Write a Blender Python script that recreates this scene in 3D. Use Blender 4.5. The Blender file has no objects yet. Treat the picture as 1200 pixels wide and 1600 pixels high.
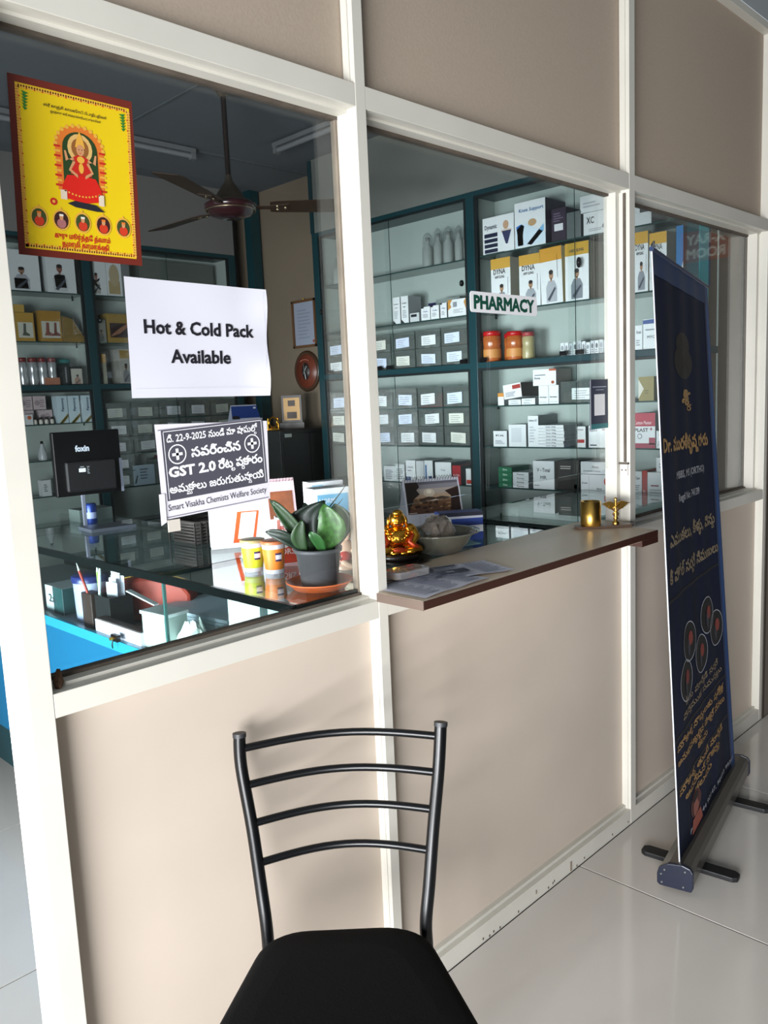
import bpy, math, random
from mathutils import Vector, Matrix
from mathutils.geometry import delaunay_2d_cdt
import numpy as np

SC = bpy.context.scene
C = SC.collection
random.seed(7)

# ------------------------------------------------------------------ camera
cam = bpy.data.cameras.new('camera')
cam.sensor_fit = 'VERTICAL'; cam.sensor_height = 36.0; cam.lens = 1278.48 * 36 / 1600
cam.clip_start = 0.02
co = bpy.data.objects.new('camera', cam); C.objects.link(co)
yaw, pit, rol = map(math.radians, (45.0567, -7.8761, -2.5343))
F = Vector((math.sin(yaw) * math.cos(pit), math.cos(yaw) * math.cos(pit), math.sin(pit)))
r0 = Vector((math.cos(yaw), -math.sin(yaw), 0)); u0 = r0.cross(F)
rr = r0 * math.cos(rol) + u0 * math.sin(rol); uu = -r0 * math.sin(rol) + u0 * math.cos(rol)
m = Matrix((rr, uu, -F)).transposed().to_4x4(); m.translation = Vector((0, -1.3178, 1.511))
co.matrix_world = m
SC.camera = co

# ------------------------------------------------------------------ world, daylight, exposure
w = bpy.data.worlds.new('overcast_sky'); SC.world = w; w.use_nodes = True
bg = w.node_tree.nodes['Background']; bg.inputs[0].default_value = (0.80, 0.90, 1.0, 1); bg.inputs[1].default_value = 0.4


def area(name, loc, aim, sx, sy, power, col):
    l = bpy.data.lights.new(name, 'AREA'); l.shape = 'RECTANGLE'; l.size = sx; l.size_y = sy; l.energy = power; l.color = col
    o = bpy.data.objects.new(name, l); C.objects.link(o); o.location = loc
    o.rotation_euler = (Vector(aim) - Vector(loc)).to_track_quat('-Z', 'Y').to_euler()
    return o


area('daylight_through_entrance', (-2.3, -1.7, 0.90), (1.6, -0.55, 0.66), 2.3, 1.5, 68, (0.97, 0.98, 1.0)).data.spread = math.radians(108)
sd = area('daylight_through_side_door', (-1.5, 1.0, 0.80), (3.2, 1.05, 0.72), 1.6, 1.1, 18, (0.93, 0.97, 1.0)); sd.data.spread = math.radians(46)

SC.view_settings.view_transform = 'Standard'
SC.view_settings.look = 'None'
SC.view_settings.gamma = 1.0
SC.view_settings.use_curve_mapping = False
SC.view_settings.exposure = 1.25
SC.cycles.transparent_max_bounces = 32
SC.cycles.max_bounces = 10


# ------------------------------------------------------------------ materials
def lin(c):
    if isinstance(c, str):
        c = [int(c[i:i + 2], 16) / 255 for i in (0, 2, 4)]
    return tuple((x / 12.92 if x <= .04045 else ((x + .055) / 1.055) ** 2.4) for x in c) + (1,)


MATS = {}


def mat(name, col, rough=.5, metal=0, noise=0, scale=8, bump=0, spec=.5, emit=0, alpha=1, trans=0, ior=1.45, stretch=None, coat=0):
    if name in MATS: return MATS[name]
    mt = bpy.data.materials.new(name); mt.use_nodes = True; nt = mt.node_tree; p = nt.nodes['Principled BSDF']
    c = lin(col); p.inputs['Base Color'].default_value = c
    p.inputs['Roughness'].default_value = rough; p.inputs['Metallic'].default_value = metal
    p.inputs['Specular IOR Level'].default_value = spec
    p.inputs['Coat Weight'].default_value = coat
    if trans: p.inputs['Transmission Weight'].default_value = trans; p.inputs['IOR'].default_value = ior
    if alpha < 1: p.inputs['Alpha'].default_value = alpha
    if noise or bump:
        tc = nt.nodes.new('ShaderNodeTexCoord'); mp = nt.nodes.new('ShaderNodeMapping'); nz = nt.nodes.new('ShaderNodeTexNoise')
        nz.inputs['Scale'].default_value = scale; nz.inputs['Detail'].default_value = 4
        if stretch: mp.inputs['Scale'].default_value = stretch
        nt.links.new(tc.outputs['Object'], mp.inputs[0]); nt.links.new(mp.outputs[0], nz.inputs['Vector'])
        if noise:
            mx = nt.nodes.new('ShaderNodeMix'); mx.data_type = 'RGBA'
            mr = nt.nodes.new('ShaderNodeMapRange'); mr.inputs[1].default_value = .35; mr.inputs[2].default_value = .7
            nt.links.new(nz.outputs[0], mr.inputs[0]); nt.links.new(mr.outputs[0], mx.inputs[0])
            mx.inputs[6].default_value = c; mx.inputs[7].default_value = tuple(x * (1 - noise) for x in c[:3]) + (1,)
            nt.links.new(mx.outputs[2], p.inputs['Base Color'])
        if bump:
            bp = nt.nodes.new('ShaderNodeBump'); bp.inputs['Strength'].default_value = bump; bp.inputs['Distance'].default_value = .002
            nt.links.new(nz.outputs[0], bp.inputs['Height']); nt.links.new(bp.outputs[0], p.inputs['Normal'])
    MATS[name] = mt; return mt


def glass(name, tint, base=.04, rough=0, body=0, bodycol=(0.3, 0.35, 0.33)):
    """thin clear pane: transparent with mirror reflection that grows at grazing angles; body = share of milky diffuse"""
    if name in MATS: return MATS[name]
    mt = bpy.data.materials.new(name); mt.use_nodes = True; nt = mt.node_tree; nt.nodes.clear(); N = nt.nodes.new; L = nt.links.new
    out = N('ShaderNodeOutputMaterial'); tr = N('ShaderNodeBsdfTransparent'); gl = N('ShaderNodeBsdfGlossy'); mx = N('ShaderNodeMixShader')
    tr.inputs[0].default_value = tuple(tint) + (1,); gl.inputs['Roughness'].default_value = rough; gl.inputs[0].default_value = (1, 1, 1, 1)
    lw = N('ShaderNodeLayerWeight'); lw.inputs[0].default_value = .5
    pw = N('ShaderNodeMath'); pw.operation = 'POWER'; pw.inputs[1].default_value = 5
    ml = N('ShaderNodeMath'); ml.operation = 'MULTIPLY_ADD'; ml.inputs[1].default_value = 1 - base; ml.inputs[2].default_value = base
    L(lw.outputs['Facing'], pw.inputs[0]); L(pw.outputs[0], ml.inputs[0]); L(ml.outputs[0], mx.inputs[0])
    src = tr.outputs[0]
    if body:
        df = N('ShaderNodeBsdfDiffuse'); df.inputs[0].default_value = tuple(bodycol) + (1,); m2 = N('ShaderNodeMixShader'); m2.inputs[0].default_value = body
        L(tr.outputs[0], m2.inputs[1]); L(df.outputs[0], m2.inputs[2]); src = m2.outputs[0]
    L(src, mx.inputs[1]); L(gl.outputs[0], mx.inputs[2]); L(mx.outputs[0], out.inputs[0])
    MATS[name] = mt; return mt


def col(h, rough=.5):
    return mat('colour_' + h + ('_%d' % (rough * 10)), h, rough)


ALU = mat('cream_powder_coat', 'cdcac0', .38, noise=.06, scale=5, spec=.4)
PANEL = mat('beige_laminate', 'c5b8aa', .5, noise=.07, scale=3, spec=.3)
PANELT = mat('beige_woven_laminate', 'ab9c8c', .6, noise=.06, scale=160, bump=.15, spec=.3)
GASK = mat('brown_gasket', '5a5046', .7, noise=.4, scale=20)
BLACK = mat('black', '0c0d0f', .5)
TEAL = mat('dark_teal_paint', '0a353b', .35, noise=.1, scale=6)
TEALD = mat('black_channel', '0a1416', .4)
SHELFW = mat('white_shelf_laminate', 'a4b0ac', .45, noise=.04, scale=3)
TILE = mat('polished_tile', 'cfcac3', .10, noise=.05, scale=2.5, spec=.5)
GROUT = mat('dark_grout', '1c1815', .9)
WALLC = mat('cream_wall_paint', '766a59', .8, noise=.12, scale=2)
WALLG = mat('grey_wall_paint', '6e6e6b', .8, noise=.08, scale=2)
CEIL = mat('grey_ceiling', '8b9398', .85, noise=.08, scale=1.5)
WG = glass('window_glass', (.935, .95, .95), .03)
TG = glass('green_table_glass', (.90, .955, .95), .06)
DG = glass('sliding_door_glass', (.97, .985, .98), .025)
GEDGE = mat('green_glass_edge', '16302f', .2)
BINM = glass('smoky_bin_plastic', (.80, .84, .83), .04, .15, .26, (.24, .27, .26))
WHITE = mat('white_card', 'e8e8ea', .6)
PAPER = mat('white_paper', 'd2d2dc', .7)
BRASS = mat('brass', 'e6b65a', .3, 1)
GOLD = mat('gold_paint', 'e8a63a', .25, 1)
BLKM = mat('black_enamel', '060709', .3, spec=.35)
FAB = mat('black_fabric', '0b0b0c', .9, noise=.3, scale=300, bump=.3, spec=.2)


# ------------------------------------------------------------------ text as real flat outlines
_tc = {}


def text_mesh(s, bold=0.0):
    key = (s, bold)
    if key in _tc: return _tc[key]
    cu = bpy.data.curves.new('t', 'FONT'); cu.body = s; cu.size = 1; cu.fill_mode = 'NONE'; cu.resolution_u = 2
    o = bpy.data.objects.new('t', cu); me = o.to_mesh()
    P = [Vector((v.co.x, v.co.y)) for v in me.vertices]; E = [tuple(e.vertices) for e in me.edges]
    o.to_mesh_clear(); bpy.data.objects.remove(o); bpy.data.curves.remove(cu)
    if not P: _tc[key] = ([], [], 0, 0); return _tc[key]
    # direct every outline by ascending index
    dirs = []
    for a, b in E:
        if abs(a - b) == 1 : dirs.append((min(a, b), max(a, b)))
        else: dirs.append((max(a, b), min(a, b)))
    if bold:        # embolden: push every outline outwards
        nxt = {a: b for a, b in dirs}; prv = {b: a for a, b in dirs}
        loops = []; seen = set()
        for a, b in dirs:
            if a in seen: continue
            lp = []; k = a
            while k not in seen and k in nxt: seen.add(k); lp.append(k); k = nxt[k]
            xs = [P[q].x for q in lp]; ys = [P[q].y for q in lp]
            loops.append((lp, sum(P[q].x * P[nxt[q]].y - P[nxt[q]].x * P[q].y for q in lp if q in nxt), min(xs), max(xs), min(ys), max(ys)))
        sgn = {}
        for lp, ar, x0, x1, y0, y1 in loops:      # a hole takes the direction of the outline around it
            big = max((o for o in loops if o[2] <= x0 + 1e-4 and o[3] >= x1 - 1e-4 and o[4] <= y0 + 1e-4 and o[5] >= y1 - 1e-4), key=lambda o: abs(o[1]))
            for q in lp: sgn[q] = 1 if big[1] > 0 else -1
        Q = []
        for k, p in enumerate(P):
            if k not in nxt or k not in prv: Q.append(p); continue
            e1 = p - P[prv[k]]; e2 = P[nxt[k]] - p
            if e1.length < 1e-7 or e2.length < 1e-7: Q.append(p); continue
            e1.normalize(); e2.normalize(); nn = Vector((e1.y + e2.y, -e1.x - e2.x)); d = nn.length
            nn = nn / d * min(1.5, 1 / max(.4, d / 2)) if d > 1e-4 else Vector((0, 0)); Q.append(p + nn * (sgn.get(k, 1) * bold))
        P = Q
    vs, es, fs, *_ = delaunay_2d_cdt(P, dirs, [], 0, 1e-5)
    V = np.array([tuple(v) for v in vs]); T = [f for f in fs if len(f) == 3]
    A = np.array([tuple(P[a]) for a, b in dirs]); Bq = np.array([tuple(P[b]) for a, b in dirs])
    tri = np.array(T); cen = V[tri].mean(axis=1); keep = []
    for k, (cx, cy) in enumerate(cen):
        up = (A[:, 1] <= cy) & (Bq[:, 1] > cy); dn = (A[:, 1] > cy) & (Bq[:, 1] <= cy)
        d = (Bq[:, 0] - A[:, 0]) * (cy - A[:, 1]) - (cx - A[:, 0]) * (Bq[:, 1] - A[:, 1])
        wn = int((up & (d > 0)).sum()) - int((dn & (d < 0)).sum())
        if wn != 0: keep.append(tuple(int(q) for q in tri[k]))
    used = sorted({i for t in keep for i in t}); mp = {i: n for n, i in enumerate(used)}
    VV = [tuple(V[i]) for i in used]; TT = [tuple(mp[i] for i in t) for t in keep]
    _tc[key] = (VV, TT, min(v[0] for v in VV), max(v[0] for v in VV)) if VV else ([], [], 0, 0)
    return _tc[key]


def indic(s, bold=0.0):
    """Telugu line with its subscript consonants set small under the letter they join (virama + consonant)"""
    key = ('I', s, bold)
    if key in _tc: return _tc[key]
    main = ''; subs = []; i = 0
    while i < len(s):
        if s[i] == '\u0c4d' and i + 1 < len(s) and '\u0c15' <= s[i + 1] <= '\u0c39':
            subs.append((len(main), s[i + 1])); i += 2
        else: main += s[i]; i += 1
    V, T, a, b = text_mesh(main, bold); V = list(V); T = list(T)
    for pos, ch in subs:
        wd = text_mesh(main[:pos] + '.', bold)[3] - .12 if pos else 0
        v2, t2, a2, b2 = text_mesh(ch, bold)
        n = len(V); V += [(wd - .30 + x * .55, y * .5 - .33) for x, y in v2]; T += [tuple(q + n for q in t) for t in t2]
    _tc[key] = (V, T, min(v[0] for v in V), max(v[0] for v in V)); return _tc[key]


# ------------------------------------------------------------------ mesh builder
class MB:
    def __init__(s): s.v = []; s.f = []; s.m = []; s.sm = []; s.mats = []

    def mi(s, mt):
        if isinstance(mt, str): mt = col(mt)
        if mt not in s.mats: s.mats.append(mt)
        return s.mats.index(mt)

    def add(s, vs, fs, mt, smooth=False):
        n = len(s.v); k = s.mi(mt); s.v += [tuple(p) for p in vs]
        for f in fs: s.f.append(tuple(i + n for i in f)); s.m.append(k); s.sm.append(smooth)
        return s

    def box(s, x0, x1, y0, y1, z0, z1, mt, M=None):
        P = [(x, y, z) for z in (z0, z1) for x, y in ((x0, y0), (x1, y0), (x1, y1), (x0, y1))]
        if M is not None: P = [M @ Vector(p) for p in P]
        return s.add(P, [(3, 2, 1, 0), (4, 5, 6, 7), (0, 1, 5, 4), (1, 2, 6, 5), (2, 3, 7, 6), (3, 0, 4, 7)], mt)

    def quad(s, a, b, c, d, mt): return s.add([a, b, c, d], [(0, 1, 2, 3)], mt)

    def prism(s, poly, z0, z1, mt, M=None):
        n = len(poly); P = [(x, y, z0) for x, y in poly] + [(x, y, z1) for x, y in poly]
        if M is not None: P = [M @ Vector(p) for p in P]
        return s.add(P, [tuple(range(n))[::-1], tuple(range(n, 2 * n))] + [(i, (i + 1) % n, n + (i + 1) % n, n + i) for i in range(n)], mt)

    def tube(s, pts, r, mt, n=12, caps=True, closed=False):
        pts = [Vector(p) for p in pts]; rs = r if isinstance(r, (list, tuple)) else [r] * len(pts)
        V = []; up = None
        for i, p in enumerate(pts):
            if closed: t = (pts[(i + 1) % len(pts)] - pts[i - 1]).normalized()
            else: t = (pts[min(i + 1, len(pts) - 1)] - pts[max(i - 1, 0)]).normalized()
            if up is None: up = Vector((0, 0, 1)) if abs(t.z) < .9 else Vector((1, 0, 0))
            a = t.cross(up).normalized(); b = a.cross(t).normalized(); up = b
            for k in range(n):
                g = 2 * math.pi * k / n; V.append(p + (a * math.cos(g) + b * math.sin(g)) * rs[i])
        L = len(pts); fs = []
        for i in range(L if closed else L - 1):
            j = (i + 1) % L
            for k in range(n): fs.append((i * n + k, j * n + k, j * n + (k + 1) % n, i * n + (k + 1) % n))
        s.add(V, fs, mt, True)
        if caps and not closed:
            s.add(V[:n], [tuple(range(n))], mt); s.add(V[-n:], [tuple(range(n))[::-1]], mt)
        return s

    def lathe(s, prof, mt, n=28, c=(0, 0, 0), M=None, flat=False, sx=1, sy=1):
        V = []; fs = []
        for r, z in prof:
            for k in range(n):
                g = 2 * math.pi * k / n; p = Vector((c[0] + r * math.cos(g) * sx, c[1] + r * math.sin(g) * sy, c[2] + z)); V.append(M @ p if M is not None else p)
        for i in range(len(prof) - 1):
            for k in range(n): fs.append((i * n + k, i * n + (k + 1) % n, (i + 1) * n + (k + 1) % n, (i + 1) * n + k))
        s.add(V, fs, mt, not flat)
        if prof[0][0] > 1e-5: s.add(V[:n], [tuple(range(n))[::-1]], mt)
        if prof[-1][0] > 1e-5: s.add(V[-n:], [tuple(range(n))], mt)
        return s

    def ell(s, c, rx, ry, rz, mt, n=14, M=None):
        prof = [(math.sin(math.pi * i / 9), -math.cos(math.pi * i / 9)) for i in range(10)]
        V = []; fs = []
        for a, z in prof:
            for k in range(n):
                g = 2 * math.pi * k / n; p = Vector((c[0] + rx * a * math.cos(g), c[1] + ry * a * math.sin(g), c[2] + rz * z)); V.append(M @ p if M is not None else p)
        for i in range(9):
            for k in range(n): fs.append((i * n + k, i * n + (k + 1) % n, (i + 1) * n + (k + 1) % n, (i + 1) * n + k))
        return s.add(V, fs, mt, True)

    def done(s, name, parent=None, loc=None, bevel=0, kind=None):
        me = bpy.data.meshes.new(name); me.from_pydata(s.v, [], s.f)
        for mt in s.mats: me.materials.append(mt)
        me.polygons.foreach_set('material_index', s.m); me.polygons.foreach_set('use_smooth', s.sm); me.update()
        o = bpy.data.objects.new(name, me); C.objects.link(o)
        if parent is not None: o.parent = parent
        if loc is not None: o.location = loc
        if bevel:
            b = o.modifiers.new('b', 'BEVEL'); b.width = bevel; b.segments = 2; b.limit_method = 'ANGLE'
        if kind: o['kind'] = kind
        return o


def lathe_down(s): return s


class Sheet:
    """flat print on a plane: origin, u to the reader's right, v up, thin lift along the normal"""
    def __init__(s, mb, o, u, v, lift=.0004, fold=None):
        s.b = mb; s.o = Vector(o); s.u = Vector(u); s.v = Vector(v); s.n = s.u.cross(s.v).normalized(); s.lift = lift; s.k = 0; s.fold = fold

    def P(s, x, y, l):
        q = s.o + s.u * x + s.v * y + s.n * (s.lift * l)
        if s.fold: q = q + s.n * s.fold(x, y)
        return q

    def poly(s, pts, mt, l=1): s.b.add([s.P(x, y, l) for x, y in pts], [tuple(range(len(pts)))], mt); return s

    def rect(s, x0, y0, x1, y1, mt, l=1): return s.poly([(x0, y0), (x1, y0), (x1, y1), (x0, y1)], mt, l)

    def oval(s, cx, cy, rx, ry, mt, l=1, n=16): return s.poly([(cx + rx * math.cos(2 * math.pi * k / n), cy + ry * math.sin(2 * math.pi * k / n)) for k in range(n)], mt, l)

    def ring(s, cx, cy, rx, ry, t, mt, l=1, n=24):
        V = [s.P(cx + rx * q * math.cos(2 * math.pi * k / n), cy + ry * q * math.sin(2 * math.pi * k / n), l) for q in (1, 1 - t) for k in range(n)]
        s.b.add(V, [(k, (k + 1) % n, n + (k + 1) % n, n + k) for k in range(n)], mt); return s

    def text(s, t, cx, y, h, mt, l=2, bold=0, width=None, align='C', tel=False):
        V, T, a, b = (indic if tel else text_mesh)(t, bold)
        if not V: return s
        sc = h / .72; sx = sc
        if width: sx = width / (b - a)
        off = {'C': (a + b) / 2, 'L': a, 'R': b}[align]
        s.b.add([s.P(cx + (x - off) * sx, y + yy * sc, l) for x, yy in V], T, mt); return s

    def lines(s, x0, y0, x1, y1, n, mt, l=2, fill=.45):
        st = (y1 - y0) / n
        for i in range(n): s.rect(x0, y0 + i * st, x0 + (x1 - x0) * random.uniform(.6, 1), y0 + i * st + st * fill, mt, l)
        return s


def link(o): C.objects.link(o); return o


def thing(name, label, cat, loc=(0, 0, 0), rz=0, group=None):
    o = link(bpy.data.objects.new(name, None)); o.empty_display_size = .05; o.location = loc; o.rotation_euler = (0, 0, rz)
    o['label'] = label; o['category'] = cat
    if group: o['group'] = group
    return o


def tag(o, label, cat, group=None):
    o['label'] = label; o['category'] = cat
    if group: o['group'] = group
    return o


def struct(name, loc=(0, 0, 0)):
    o = link(bpy.data.objects.new(name, None)); o.location = loc; o.empty_display_size = .05; o['kind'] = 'structure'; return o


def S(name, mb, bevel=0): o = mb.done(name, bevel=bevel); o['kind'] = 'structure'; return o


# ================================================================== THE SETTING
# floor: slab with separate tiles, joints at x = 2.135 + .85k, y = .855k
S('floor_base', MB().box(-2.4, 6.2, -3.2, 3.6, -.08, -.003, GROUT)).name = 'floor'
fl = bpy.data.objects['floor']
g = .003; tile_me = None
for i in range(-5, 5):
    for j in range(-4, 4):
        x0 = 2.135 + .85 * i; y0 = .855 * j
        if x0 < -2.3 and x0 + .85 < -2.3: continue
        if tile_me is None:
            t = MB().box(g, .85 - g, g, .855 - g, -.003, 0, TILE).done('tile', fl); tile_me = t.data
        else:
            t = link(bpy.data.objects.new('tile', tile_me)); t.parent = fl
        t.location = (x0, y0, 0)

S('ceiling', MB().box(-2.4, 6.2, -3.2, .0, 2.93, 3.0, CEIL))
ci = S('ceiling', MB().box(-2.4, 6.2, 0.07, 3.6, 2.86, 3.0, mat('shaded_grey_ceiling', '5c6368', .85, noise=.08, scale=1.5)))  # corridor ceiling grey darkened: the room's low light is put into the colour
for a in ((-2.3, 3.4, 2.55, 2.58), (-2.3, 3.2, 1.33, 1.345)):
    MB().box(a[0], a[1], a[2], a[3], 2.852, 2.862, mat('ceiling_batten', '50575a', .8)).done('batten', ci)
for x in (.9, 2.1):
    MB().box(x, x + .012, .1, 3.3, 2.855, 2.862, mat('ceiling_batten', '50575a', .8)).done('batten', ci)

S('wall_back', MB().box(-2.4, 3.5, 3.35, 3.45, 0, 2.9, WALLG))
wr = S('wall_right', MB().box(3.39, 3.5, .11, 3.36, 0, 2.9, WALLC))
S('wall_corridor', MB().box(-1.6, 6.2, -3.2, -3.1, 0, 3, WALLG))
S('wall_end', MB().box(6.1, 6.2, -3.2, 0, 0, 3, WALLG))
S('wall_entrance', MB().box(-2.4, -2.3, -3.2, 3.6, 2.25, 3, WALLG))
S('wall_soffit', MB().box(3.2, 3.39, .105, 2.352, 2.462, 2.86, mat('soffit_paint', '6b706a', .75, noise=.08, scale=2)))
S('wall_soffit_back', MB().box(1.2, 3.22, 3.15, 3.35, 2.462, 2.86, WALLG))
S('trim_1', MB().box(3.30, 3.37, 3.06, 3.13, 1.0, 2.86, TEAL))
S('trim_2', MB().box(3.19, 3.2, 2.335, 2.36, 2.46, 2.855, TEAL))

# front partition of aluminium sections
wf = struct('wall_front')
XA, XB, XC, XD = (.487, .527), (1.29, 1.32), (2.475, 2.511), (3.65, 3.68)
HD = (2.13, 2.177); SL = (1.008, 1.05); BS = (0, .054)


def post(x, d=.075, z1=2.93):
    MB().box(x[0], x[1], 0, d, 0, z1, ALU).done('post', wf, bevel=.0012)


post(XA, .1); post(XB); post(XC); post(XD)
for xs, xe in ((XA[1], XB[0]), (XB[1], XC[0]), (XC[1], XD[0])):
    for (z0, z1, d) in ((HD[0], HD[1], .07), (SL[0], SL[1], .085), (BS[0], BS[1], .06), (2.90, 2.93, .06)):
        MB().box(xs, xe, 0.0005, d, z0, z1, ALU).done('rail', wf, bevel=.0012)
    # small step bead inside each rail
    for (z0, z1) in ((HD[0] - .006, HD[0]), (SL[1], SL[1] + .006)):
        MB().box(xs + .001, xe - .001, .03, .085, z0, z1, ALU).done('glazing_bead', wf)
    MB().box(xs + .001, xe - .001, .018, .034, BS[1], BS[1] + .01, ALU).done('glazing_bead', wf)
    MB().box(xs, xe, .033, .042, BS[1], SL[0], PANEL).done('panel', wf)
    MB().box(xs, xe, .033, .042, HD[1], 2.90, PANELT).done('panel', wf)
for x in (XB, XC):   # raised rib down the left flank of the posts
    MB().box(x[0] - .004, x[0], .012, .030, HD[1], 2.90, ALU).done('rib', wf)
    MB().box(x[0] - .003, x[0], .010, .022, BS[1], SL[0], ALU).done('rib', wf)
MB().box(XD[1], 6.1, .0, .06, 0, 2.93, mat('grey_board', '6f665c', .7)).done('panel', wf)
MB().box(XD[1], XD[1] + .02, -.004, .0, 0, 2.93, mat('door_edge', '3c342c', .6)).done('edge_strip', wf)
# stains on skirting rail
st = MB()
for k in range(14):
    x = random.uniform(1.6, 2.5); st.box(x, x + random.uniform(.004, .02), -.0008, 0.0002, random.uniform(.004, .03), random.uniform(.032, .04), '8a7d70') if k < 2 else st.box(x, x + .004, -.0008, .0002, .004 + .003 * (k % 4), .010 + .003 * (k % 4), '4e443c')
st.done('scuff_marks', wf)


def window(n, x0, x1, z0, z1, y):
    wd = struct('window_%d' % n)
    MB().box(x0, x1, y, y + .005, z0, z1, WG).done('pane', wd)
    b = MB()
    b.box(x0, x1, y - .006, y + .011, z1 - .007, z1 + .001, GASK)
    if n != 2: b.box(x0, x1, y - .010, y + .011, z0 - .001, z0 + .006, GASK)
    GS = mat('pale_gasket', '857a6c', .6, noise=.3, scale=12)
    b.box(x0, x0 + .006, y - .010, y + .011, z0, z1, GS)
    if n != 2: b.box(x1 - .006, x1, y - .005, y + .011, z0, z1, GS)
    b.done('gasket', wd); return wd


w1 = window(1, XA[1], XB[0], 1.056, 2.124, .066)
w2 = window(2, XB[1], XC[0] - .022, 1.247, 2.124, .066)
w3 = window(3, XC[1], XD[0], 1.056, 2.124, .078)
# white channel with its dark slot and the glass clip on the right of window 2
MB().box(XC[0] - .022, XC[0], .036, .078, 1.056, 2.124, ALU).done('channel', w2)
MB().box(XC[0] - .006, XC[0] - .0005, .012, .020, 1.27, 2.12, GASK).done('slot', w2)
cl = MB(); cl.box(XC[0] - .006, XC[0] - .0005, .006, .032, 1.225, 1.262, mat('pale_bracket', 'cfc9c4', .4)); cl.box(XC[0] - .010, XC[0] - .001, .002, .036, 1.262, 1.268, GASK)
for y in (.012, .026): cl.lathe([(.003, 0), (.003, .002)], col('6b625c'), 8, M=Matrix.Translation((XC[0] - .006, y, 1.243)) @ Matrix.Rotation(-math.pi / 2, 4, 'Y'))
cl.done('glass_clip', w2)
# mud nest in the corner of window 1
tag(MB().tube([(.545, .02, 1.052), (.550, .03, 1.058), (.556, .045, 1.06), (.560, .05, 1.075)], [.005, .009, .008, .003], mat('dried_mud', '7a5b44', .95, bump=1, scale=300, noise=.5), 8).done('insect_nest'),
    'small brown dried mud lump in the bottom corner of the big window', 'nest')
# brown end board behind window 3
S('trim_3', MB().box(3.2, 3.63, .100, .104, .9, 2.86, mat('brown_board', '6e604f', .6, noise=.15, scale=4)))
S('trim_4', MB().box(3.20, 3.285, .093, .0995, 1.0, 2.46, mat('bright_teal_edge', '3fb0bb', .4)))
S('wall_gap_shade', MB().box(3.39, 4.6, .105, .11, 0, 2.86, mat('gap_shade', '1b1917', .8)))  # near-black sheet painting in the shade of the gap beside the board
MB().box(XD[0] - .022, XD[0], .036, .076, 1.056, 2.124, ALU).done('channel', w3)

# ================================================================== signs on the end wall (seen mirrored in window 3)
t = thing('room_sign', 'red brown sign lettered X-RAY ROOM, mirrored in the far window pane', 'sign', (6.098, -1.16, 2.52), -math.pi / 2)
MB().box(-.19, .19, -.012, 0, -.11, .11, col('9a4a34')).done('board', t)
b = MB(); sh = Sheet(b, (0, -.0125, 0), (1, 0, 0), (0, 0, 1))
sh.text('X-RAY', 0, .015, .07, col('e6dccb'), bold=.03); sh.text('ROOM', 0, -.085, .07, col('e6dccb'), bold=.03); b.done('lettering', t)
t = thing('wall_clock', 'round wall clock beside the room sign, mirrored in the far window pane', 'clock', (6.098, -.87, 2.52), -math.pi / 2)
RX = Matrix.Rotation(math.pi / 2, 4, 'X')
MB().lathe([(.07, 0), (.075, .01), (.07, .022), (.062, .022)], col('9b8f80'), 24, M=RX).done('case', t)
b = MB().lathe([(.061, .012), (.0, .012)], col('39332c'), 24, M=RX); b.box(-.002, .002, -.016, -.014, 0, .045, 'e0d8c8'); b.box(0, .03, -.016, -.014, -.002, .002, 'e0d8c8'); b.done('dial', t)


# ================================================================== SHEETS STUCK ON WINDOW 1
def sheet_thing(name, label, cat, p0, p1, p2, p3, mt, fold=None, thick=.0005, seg=12):
    """p0..p3 lower-left, lower-right, upper-right, upper-left (x, z) on the pane; returns thing, sheet frame"""
    y = .0652
    o = Vector((p0[0], y, p0[1])); u = Vector((p1[0] - p0[0], 0, p1[1] - p0[1])); v = Vector((p3[0] - p0[0], 0, p3[1] - p0[1]))
    t = thing(name, label, cat, o); b = MB()
    n = Vector((0, -1, 0)); V = []
    for l in (0, 1):
        for j in range(seg + 1):
            for i in range(seg + 1):
                a, c = i / seg, j / seg
                q = u * a + v * c + (Vector((p2[0] - p1[0] - p3[0] + p0[0], 0, p2[1] - p1[1] - p3[1] + p0[1]))) * a * c
                if fold: q = q + n * fold(a, c)
                V.append(q + n * (thick * l))
    K = (seg + 1) ** 2; fs = []
    for j in range(seg):
        for i in range(seg):
            a = j * (seg + 1) + i
            fs.append((K + a, K + a + 1, K + a + seg + 2, K + a + seg + 1)); fs.append((a, a + seg + 1, a + seg + 2, a + 1))
    b.add(V, fs, mt, True); b.done('sheet', t)
    pr = MB(); sh = Sheet(pr, n * (thick + (.0008 if fold else 0)), u, v, fold=None if name == 'printed_notice' else fold, lift=.0003); sh.n = n
    return t, pr, sh


# yellow devotional poster
t, pr, sh = sheet_thing('devotional_poster', 'yellow poster with a maroon and gold border and a seated red robed deity', 'poster',
                        (.571, 1.770), (.792, 1.769), (.797, 2.052), (.581, 2.051), col('6b2418'))
YEL, GLD, GRN, ORG, RED, DRK, SKN = [col(c) for c in ('e0c00c', 'e0a840', '2f7a2c', 'd9752a', 'c0251a', '33221c', 'c98f62')]
sh.rect(.05, .04, .95, .96, YEL, 1)
nb = 44
for k in range(nb):
    f = k / nb
    for (x, y) in ((.065 + .87 * f, .055), (.065 + .87 * f, .945)): sh.oval(x, y, .016, .010, GLD, 2, 8); sh.oval(x + .008, y + .010 * (1 if y < .5 else -1), .006, .005, RED if k % 3 == 0 else GLD, 3, 6)
for k in range(56):
    f = k / 56
    for x in (.062, .938): sh.oval(x, .055 + .89 * f, .016, .010, GLD, 2, 8); sh.oval(x + (.012 if x < .5 else -.012), .06 + .89 * f, .006, .005, RED if k % 4 == 0 else GLD, 3, 6)
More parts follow.
